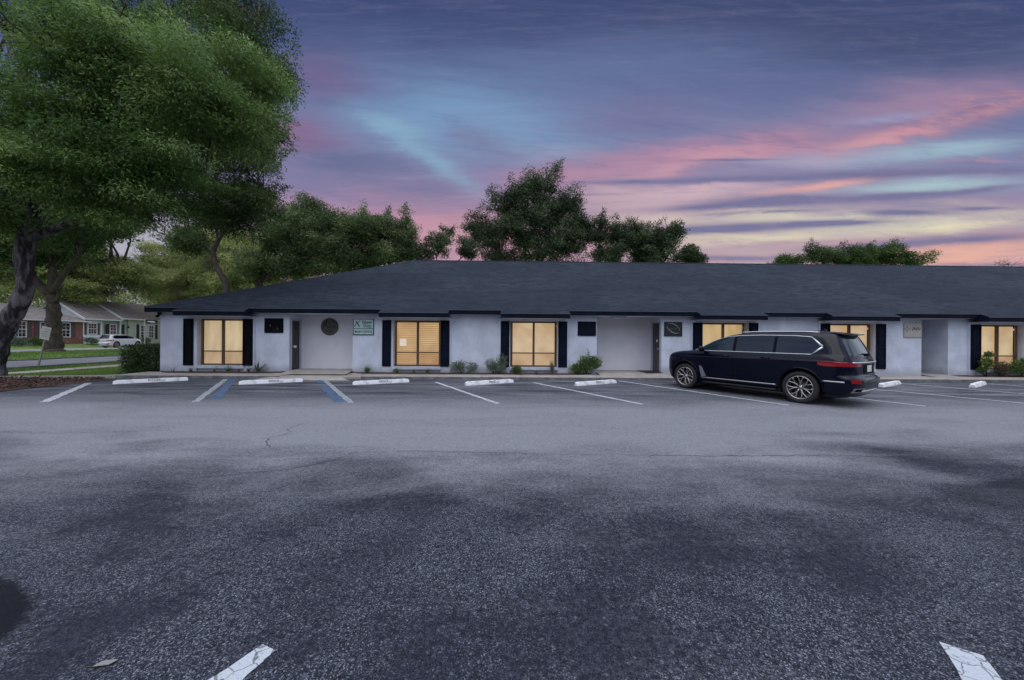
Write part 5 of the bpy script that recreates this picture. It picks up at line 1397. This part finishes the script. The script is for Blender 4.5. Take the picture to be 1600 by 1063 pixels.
# ---------------------------------------------------------------- shrubs and plants
def bush(name, label, loc, blobs, n, size, lm, group=None, stems=10, aspect=.4, up=.3, cat='shrub', box=None, seed=0):
    r = np.random.default_rng(2000 + seed); random.seed(seed)
    e = empty(name, loc, 0, label, cat, group)
    if box:
        x, y, z = box; k = int(n * .8)
        q = r.uniform(-1, 1, (k, 3)); m = np.argmax(np.abs(q) + r.uniform(0, .25, (k, 3)), axis=1); q[np.arange(k), m] = np.sign(q[np.arange(k), m]) * r.uniform(.82, 1.04, k)
        P = q * np.array([x, y, z / 2]) + np.array([0, 0, z / 2]); P = np.concatenate([P, r.uniform(-1, 1, (n - k, 3)) * np.array([x * .9, y * .9, z * .45]) + np.array([0, 0, z / 2])])
        ctr = np.array([0, 0, z * .3])
    else:
        bl = np.array(blobs, float); idx = r.choice(len(bl), n, p=(bl[:, 3] ** 2) / (bl[:, 3] ** 2).sum())
        d = r.normal(size=(n, 3)); d /= np.linalg.norm(d, axis=1, keepdims=True)
        P = bl[idx, :3] + d * bl[idx, 3:6] * (r.uniform(.15, 1, n) ** .5 * (.8 + .25 * np.sin(d[:, 0] * 5 + idx) * np.sin(d[:, 2] * 7)))[:, None]
        ctr = np.array([0, 0, 0.0])
    P[:, 2] = np.maximum(P[:, 2], .01)
    sm = MB()
    for k in range(stems):
        q = P[r.integers(len(P))]
        b = Vector((q[0] * .35, q[1] * .35, 0)); m1 = b.lerp(Vector(q), .5) + Vector((0, 0, .03)); sm.tube([b, m1, Vector(q)], [.009, .006, .003], 5)
    sm.build('stem', M['bark_mid'], e)
    D = (P - ctr); D /= np.linalg.norm(D, axis=1, keepdims=True) + 1e-6; D = D + r.normal(size=P.shape) * .7; D[:, 2] += up
    tn = .45 + .25 * np.sin(P[:, 0] * 9) * np.sin(P[:, 2] * 8) + r.normal(size=len(P)) * .18
    leaf_mesh('foliage', P, size, lm, e, tone=tn, D=D, aspect=aspect)
    return e
LM['grey'] = leaf_mat('leaves_grey_green', (0.06, 0.09, 0.055), (0.14, 0.19, 0.13), (0.27, 0.33, 0.24), trans=.2)
LM['shrub'] = leaf_mat('leaves_shrub', (0.035, 0.075, 0.018), (0.095, 0.165, 0.04), (0.23, 0.29, 0.09), trans=.3)
LM['hedge'] = leaf_mat('leaves_hedge', (0.018, 0.036, 0.014), (0.050, 0.085, 0.030), (0.17, 0.21, 0.10), trans=.15, rough=.35)
LM['dry'] = leaf_mat('leaves_dry', (0.06, 0.045, 0.03), (0.12, 0.09, 0.06), (0.2, 0.15, 0.11), trans=.2)
bush('hedge', 'square clipped dark hedge against the left corner of the offices', (-15.3, 15.9, -.03), None, 15000, .075, LM['hedge'], stems=60, box=(.78, .75, 1.18), cat='hedge', seed=1, aspect=.55)
bush('shrub', 'loose grey-green shrub left of the taller grey one, between two windows', (-1.68, 14.62, .13), [(-.35, 0, .26, .28, .16, .26), (-.1, 0, .3, .25, .16, .30), (.3, 0, .26, .28, .16, .27)], 1500, .07, LM['grey'], 'shrubs along the facade', 14, .3, seed=2)
bush('shrub', 'tallest grey-green shrub beside the left shutter of the middle window', (-.38, 14.6, .13), [(-.2, 0, .35, .3, .16, .33), (.25, 0, .5, .28, .16, .40), (.1, 0, .25, .4, .18, .25)], 1900, .075, LM['grey'], 'shrubs along the facade', 18, .3, seed=3)
bush('shrub', 'small round green shrub below the left pane of the middle window', (.47, 14.6, .13), [(0, 0, .17, .24, .16, .2)], 650, .07, LM['shrub'], 'shrubs along the facade', 8, .35, seed=4)
bush('shrub', 'large bright green shrub with a tall shoot at the second recess', (3.28, 14.6, .13), [(-.35, 0, .22, .32, .18, .24), (.05, 0, .42, .42, .2, .42), (.4, 0, .45, .3, .2, .32), (.1, 0, .85, .06, .05, .22)], 3200, .085, LM['shrub'], 'shrubs along the facade', 20, .32, seed=5)
bush('shrub', 'loose yellow-green shrub before the left shutter of the last window', (20.0, 14.55, .13), [(0, 0, .55, .3, .18, .35), (.1, 0, .9, .2, .12, .14), (-.2, 0, .25, .2, .15, .2)], 1200, .085, LM['shrub'], 'shrubs along the facade', 16, .35, seed=6)
bush('shrub', 'brownish dry twiggy shrub in the middle below the last window', (20.65, 14.55, .13), [(0, 0, .35, .4, .18, .35)], 900, .08, LM['dry'], 'shrubs along the facade', 26, .3, seed=7)
bush('shrub', 'broad green shrub below the right half of the last window', (21.35, 14.5, .13), [(0, 0, .4, .5, .2, .38), (.3, 0, .6, .25, .15, .2), (-.3, 0, .3, .3, .2, .25)], 1900, .085, LM['shrub'], 'shrubs along the facade', 18, .35, seed=8)

def tuft(name, label, loc, n, L, wdt, lm, cat='plant', spreadv=.7, group=None, seed=0, segs=4, stiff=1.0):
    """arching strap leaves from one root"""
    r = random.Random(seed); e = empty(name, loc, 0, label, cat, group); mb = MB(); tones = []
    for k in range(n):
        a = r.uniform(0, 6.283); inc = r.uniform(.05, 1) * spreadv; l = L * r.uniform(.6, 1.1); w = wdt * r.uniform(.7, 1.2)
        p = Vector((r.uniform(-.03, .03), r.uniform(-.03, .03), 0)); d = Vector((math.cos(a) * math.sin(inc), math.sin(a) * math.sin(inc), math.cos(inc)))
        sd = d.cross(Vector((0, 0, 1))); sd = sd.normalized() if sd.length > .01 else Vector((1, 0, 0)); vs = []
        for j in range(segs + 1):
            u = j / segs; ww = w * (1 - u ** 1.5) * .5 + .001; vs += [p - sd * ww, p + sd * ww]
            p = p + d * (l / segs); d = (d + Vector((0, 0, -.22 * (1 - stiff) - .02))).normalized()
        mb.add(vs, [(2 * j, 2 * j + 1, 2 * j + 3, 2 * j + 2) for j in range(segs)])
    o = mb.build('leaves', lm, e, normals=False)
    at = o.data.attributes.new('tone', 'FLOAT', 'FACE'); at.data.foreach_set('value', [min(1, max(0, r.gauss(.5, .2))) for _ in o.data.polygons])
    return e
LM['agave'] = leaf_mat('leaves_agave', (0.06, 0.085, 0.05), (0.11, 0.14, 0.08), (0.20, 0.22, 0.14), trans=.1)
tuft('agave', 'spiky grey-green agave right of the first window', (-9.98, 14.6, .13), 30, .62, .055, LM['agave'], spreadv=1.15, seed=1, stiff=1, cat='agave')
for k, (x, h, n, lab, lm) in enumerate([
        (-12.62, .22, 26, 'brown-green grass tuft nearest the left corner of the facade', 'dry'), (-11.72, .26, 22, 'low spiky tuft below the left pane of the first window', 'agave'),
        (-11.18, .36, 40, 'greenest small tuft below the mullion of the first window', 'shrub'), (-10.72, .20, 20, 'smallest brownish tuft below the right pane of the first window', 'dry'),
        (-5.60, .38, 80, 'bushy green liriope tuft below the rectangular green framed sign', 'shrub'), (-4.42, .25, 50, 'small green tuft at the left end of the slatted window ledge', 'shrub'),
        (-3.70, .2, 34, 'small green tuft in the middle below the slatted window', 'shrub'), (-3.18, .24, 42, 'small green tuft below the right pane of the slatted window', 'shrub'),
        (1.25, .2, 20, 'tiny sprout below the mullion of the middle window', 'shrub'), (1.9, .62, 46, 'upright grassy tuft below the right pane of the middle window', 'agave'),
        (-10.35, .3, 22, 'brownish tuft just left of the agave', 'dry'), (21.95, .3, 30, 'small green tuft right of the broad last shrub', 'shrub'), (-13.35, .3, 7, 'thin dry stalks against the blank wall at the left corner', 'dry')]):
    tuft('grass_tuft', lab, (x, 14.6 + .02 * (k % 3), .13), n, h, .022, LM[lm], group='small tufts in the planting bed', seed=10 + k, spreadv=.8 if h < .5 else .35, stiff=.4, cat='tuft')

# ---------------------------------------------------------------- leaning street sign
ss = empty('street_sign', (-22.95, 18.0, -.02), 0, 'small pale rectangular notice leaning on a thin post at the street edge', 'street sign')
ss.rotation_euler = (0, R(13), 0)
pm = mat('galvanised_post', (.22, .22, .19), .6, .3)
MB().box(-.03, .03, -.02, .02, 0, 2.0).build('post', pm, ss)
ps = MB().bbox(-.23, .23, -.045, -.022, 1.42, 2.05, .004); pn = ps.build('panel', mat('sign_white', (.34, .34, .32), .7, var=.1), ss)
lt = MB()
for k in range(4): lt.box(-.15 + .02 * (k % 2), .15 - .03 * (k % 3), -.048, -.046, 1.93 - k * .12, 1.95 - k * .12)
lt.build('lettering', mat('faded_print', (.14, .14, .15), .8), ss)

# ---------------------------------------------------------------- houses across the street
def brick_mat():
    m = bpy.data.materials.new('red_brick'); m.use_nodes = True; nt = m.node_tree; b = nt.nodes['Principled BSDF']
    tc = nt.nodes.new('ShaderNodeTexCoord'); g = nt.nodes.new('ShaderNodeSeparateXYZ'); nt.links.new(tc.outputs['Object'], g.inputs[0])
    x, y, z = (X(nt, g.outputs[i]) for i in range(3))
    br = nt.nodes.new('ShaderNodeTexBrick'); br.inputs['Scale'].default_value = 1.0; br.inputs['Brick Width'].default_value = .22; br.inputs['Row Height'].default_value = .075; br.inputs['Mortar Size'].default_value = .008
    br.inputs['Color1'].default_value = (.30, .095, .07, 1); br.inputs['Color2'].default_value = (.17, .06, .05, 1); br.inputs['Mortar'].default_value = (.2, .17, .15, 1); br.inputs['Bias'].default_value = -.2
    nt.links.new(vec(nt, x + y, z, 0.0), br.inputs['Vector'])
    n = noise(nt, vec(nt, (x + y) * 1.4, z * 3, 0), 1.0, 5, .7)
    nt.links.new(mixc(nt, n.step(.58, .66), br.outputs['Color'], (.34, .22, .19)), b.inputs['Base Color']); b.inputs['Roughness'].default_value = .9
    return m
def siding(name, c):
    m = mat(name, c, .7); nt = m.node_tree; b = nt.nodes['Principled BSDF']; tc = nt.nodes.new('ShaderNodeTexCoord'); g = nt.nodes.new('ShaderNodeSeparateXYZ'); nt.links.new(tc.outputs['Object'], g.inputs[0])
    z = X(nt, g.outputs[2]) / .16; bp = nt.nodes.new('ShaderNodeBump'); bp.inputs['Strength'].default_value = .6; bp.inputs['Distance'].default_value = .03
    nt.links.new((z - z._m('FLOOR')).s, bp.inputs['Height']); nt.links.new(bp.outputs[0], b.inputs['Normal']); return m
M['brick'] = brick_mat(); M['sid_w'] = siding('white_siding', (.72, .76, .80)); M['sid_g'] = siding('green_siding', (.46, .52, .44))
M['wtrim'] = mat('white_house_trim', (.62, .64, .68), .6); M['hroof'] = mat('brown_shingle', (.19, .165, .17), .9, var=.2, vscale=3, bump=.4, bscale=8)
M['hglass'] = glass('dark_house_glass', (.015, .02, .028), .08); M['shut_b'] = mat('brown_shutter', (.10, .06, .065), .7); M['shut_k'] = mat('black_shutter', (.012, .014, .014), .6)
HX = -55.0
def hwin(par, y0, y1, z0, z1, muntin=True):
    f = MB(); t = .11
    f.bbox(HX - .02, HX + .06, y0 - t, y0, z0 - t, z1 + t, .01); f.bbox(HX - .02, HX + .06, y1, y1 + t, z0 - t, z1 + t, .01); f.bbox(HX - .02, HX + .06, y0, y1, z1, z1 + t, .01); f.bbox(HX - .02, HX + .09, y0, y1, z0 - t, z0, .01)
    zm = (z0 + z1) / 2; f.box(HX - .02, HX + .04, y0, y1, zm - .04, zm + .04)
    k = 3 if (y1 - y0) > .8 else 2
    for q in range(1, k): yy = y0 + (y1 - y0) * q / k; f.box(HX - .01, HX + .03, yy - .018, yy + .018, z0, z1)
    for zz in ((z0 + zm) / 2, (z1 + zm) / 2): f.box(HX - .01, HX + .028, y0, y1, zz - .016, zz + .016)
    wo = part(f, 'window', M['wtrim'], par)
    g = MB(); g.quad((HX + .005, y0, z0), (HX + .005, y1, z0), (HX + .005, y1, z1), (HX + .005, y0, z1)); g.build('pane', M['hglass'], wo, normals=False)
def hshut(par, y0, y1, z0, z1, m):
    s = MB().bbox(HX + .0, HX + .05, y0, y1, z0, z1, .008); part(s, 'shutter', m, par)
GZ = .42
bh = empty('brick_house', (HX, 42, GZ), 0, 'low red brick house with white windows behind the thick oak trunk', 'house')
w = MB(); w.box(HX - 8, HX, 36.0, 47.55, GZ - .3, 3.28); part(w, 'wall', M['brick'], bh)
w = MB(); w.box(HX + .0, HX + .04, 38.5, 42.9, GZ - .2, 1.02); w.box(HX + .04, HX + .10, 41.0, 41.2, GZ, 3.28); part(w, 'lower_panel', mat('blue_grey_panel', (.16, .19, .23), .7), bh)
r_ = MB(); e0, e1, ze = 35.5, 48.1, 3.40
r_.poly([(HX + .5, e0, ze), (HX + .5, e1, ze), (HX - 3.6, 45.0, 5.2), (HX - 3.6, 38.6, 5.2)]); r_.poly([(HX + .5, e0, ze), (HX - 3.6, 38.6, 5.2), (HX - 8.5, e0, ze)]); r_.poly([(HX + .5, e1, ze), (HX - 8.5, e1, ze), (HX - 3.6, 45.0, 5.2)]); r_.poly([(HX - 8.5, e0, ze), (HX - 3.6, 38.6, 5.2), (HX - 3.6, 45.0, 5.2), (HX - 8.5, e1, ze)])
part(r_, 'roof', M['hroof'], bh, normals=False)
w = MB(); w.bbox(HX + .35, HX + .5, e0, e1, 3.22, 3.39, .01); w.bbox(HX, HX + .35, e0, e1, 3.24, 3.28, .005); part(w, 'gutter', M['wtrim'], bh)
for y0, y1 in ((41.1, 42.0), (43.35, 44.1), (45.4, 46.15)): hwin(bh, y0, y1, 1.35, 3.0)
for y0, y1 in ((42.15, 42.55), (42.75, 43.2), (44.3, 44.65), (44.8, 45.25), (46.35, 46.75)): hshut(bh, y0, y1, 1.25, 3.08, M['shut_b'])
gh = empty('green_house', (HX, 54, GZ), 0, 'pale green and white cottage with gabled brown roof behind the white SUV', 'house')
w = MB(); w.box(HX - 6, HX - .0, 47.6, 49.6, GZ - .3, 4.0); w.add([(HX + .3, 47.58, 3.55), (HX - 7.5, 47.58, 3.55), (HX - 3.4, 47.58, 6.0)], [(0, 1, 2)]); part(w, 'wall', M['sid_w'], gh, label='white siding front and gable')
w = MB(); w.box(HX - 6, HX - .25, 49.62, 53.2, GZ - .3, 4.1); w.box(HX - 6, HX - .02, 53.2, 66, GZ - .3, 4.1); part(w, 'wall', M['sid_g'], gh, label='pale green siding front')
w = MB(); w.bbox(HX - .2, HX + .12, 47.6, 49.7, GZ - .2, 1.35, .02); w.bbox(HX + .0, HX + .16, 47.6, 49.7, 1.2, 1.30, .01); w.bbox(HX, HX + .14, 49.5, 49.72, GZ - .2, 3.9, .01); part(w, 'trim', M['wtrim'], gh); w = MB(); w.bbox(HX - .05, HX + .15, 51.9, 52.1, GZ - .2, 3.9, .01); part(w, 'porch_post', M['wtrim'], gh)
w = MB(); w.quad((HX + .45, 47.4, 3.72), (HX + .45, 52.0, 3.72), (HX - 3.4, 52.0, 6.15), (HX - 3.4, 47.4, 6.15)); w.quad((HX - 3.4, 47.4, 6.15), (HX - 3.4, 52, 6.15), (HX - 7.4, 52, 3.72), (HX - 7.4, 47.4, 3.72))
w.quad((HX + .45, 52.0, 3.98), (HX + .45, 66.5, 3.98), (HX - 3.8, 66.5, 6.5), (HX - 3.8, 52.0, 6.5)); w.quad((HX - 3.8, 52.0, 6.5), (HX - 3.8, 66.5, 6.5), (HX - 8, 66.5, 3.98), (HX - 8, 52.0, 3.98))
part(w, 'roof', M['hroof'], gh, normals=False)
w = MB()
for y_, xe, zt, xr_, zr in ((47.38, HX + .45, 3.72, HX - 3.4, 6.15), (51.98, HX + .45, 3.98, HX - 3.8, 6.5)):
    for xa, za, xb, zb in ((xe, zt, xr_, zr), (xr_, zr, 2 * xr_ - xe, zt)):
        w.add([(xa, y_ - .04, za - .24), (xb, y_ - .04, zb - .24), (xb, y_ - .04, zb + .03), (xa, y_ - .04, za + .03), (xa, y_ + .04, za - .24), (xb, y_ + .04, zb - .24), (xb, y_ + .04, zb + .03), (xa, y_ + .04, za + .03)], [(0, 1, 2, 3), (4, 5, 6, 7), (0, 1, 5, 4), (1, 2, 6, 5), (2, 3, 7, 6), (3, 0, 4, 7)])
w.bbox(HX + .36, HX + .5, 52.0, 66.5, 3.82, 3.97, .01); w.bbox(HX + .36, HX + .5, 47.4, 52, 3.56, 3.71, .01); part(w, 'bargeboard', M['wtrim'], gh)
w = MB(); w.add([(HX - 3.8 + 4.2, 51.99, 3.8), (HX - 8, 51.99, 3.8), (HX - 3.8, 51.99, 6.4)], [(0, 1, 2)]); part(w, 'gable', M['sid_w'], gh)
hwin(gh, 48.2, 49.1, 1.75, 3.05); hshut(gh, 47.75, 48.0, 1.6, 3.15, M['shut_b']); hshut(gh, 49.25, 49.48, 1.6, 3.15, M['shut_b'])
hwin(gh, 50.8, 51.5, 1.3, 3.0); hshut(gh, 50.3, 50.65, 1.25, 3.1, M['shut_k']); hshut(gh, 52.3, 52.65, 1.25, 3.1, M['shut_k'])
hwin(gh, 55.0, 55.7, 1.25, 3.0); hwin(gh, 56.2, 56.9, 1.25, 3.0); hshut(gh, 54.35, 54.7, 1.0, 3.2, M['shut_k']); hshut(gh, 57.2, 57.55, 1.0, 3.2, M['shut_k'])
w = MB(); w.lathe([(0, .05), (.14, .05), (.16, 0)], 14, axis='Z'); lo = w.build('wall_lamp', M['shut_k'], gh); lo.location = (.05, 53.15 - 54, 2.75 - GZ); lo.rotation_euler = (0, R(90), 0)
w = MB(); w.bbox(HX - .02, HX + .05, 58.6, 59.6, GZ, 2.9, .01); part(w, 'door', M['shut_k'], gh)
gs = empty('hanging_sign', (-48.2, 49.6, .3), R(45), 'small black hanging sign board in front of the pale green house', 'sign')
MB().bbox(-.6, .6, -.04, .04, 2.85, 3.4, .01).build('panel', M['shut_k'], gs)
MB().box(-.66, -.58, -.04, .04, 0, 3.5).build('post', M['sid_g'], gs)
mk = MB(); mk.box(-.38, .3, -.045, -.041, 3.08, 3.2); mk.box(-.1, .4, -.045, -.041, 2.97, 3.02); mk.build('lettering', M['wtrim'], gs)
for k in (0, 1, 2, 4, 5, 6, 7, 8):
    y = 40.2 + k * 1.75; lab = ['round bush at the left of the brick wall', 'low leafy bush under the left brick house window', 'bush left of the thick trunk', 'bush hidden by the thick trunk', 'flowering bush right of the thick trunk', 'pale flowering bush at the brick corner', 'low bush below the white gable window', 'small bush behind the tail of the white SUV', 'low bush behind the white SUV'][k]
    bush('shrub', lab, (HX + 1.3, y, GZ), [(0, 0, .4, .55, .75, .5), (0, .4, .3, .5, .5, .4)], 420, .2, LM['shrub'] if k % 2 else LM['grey'], 'bushes in front of the houses', 5, .5, seed=40 + k)
random.seed(9)
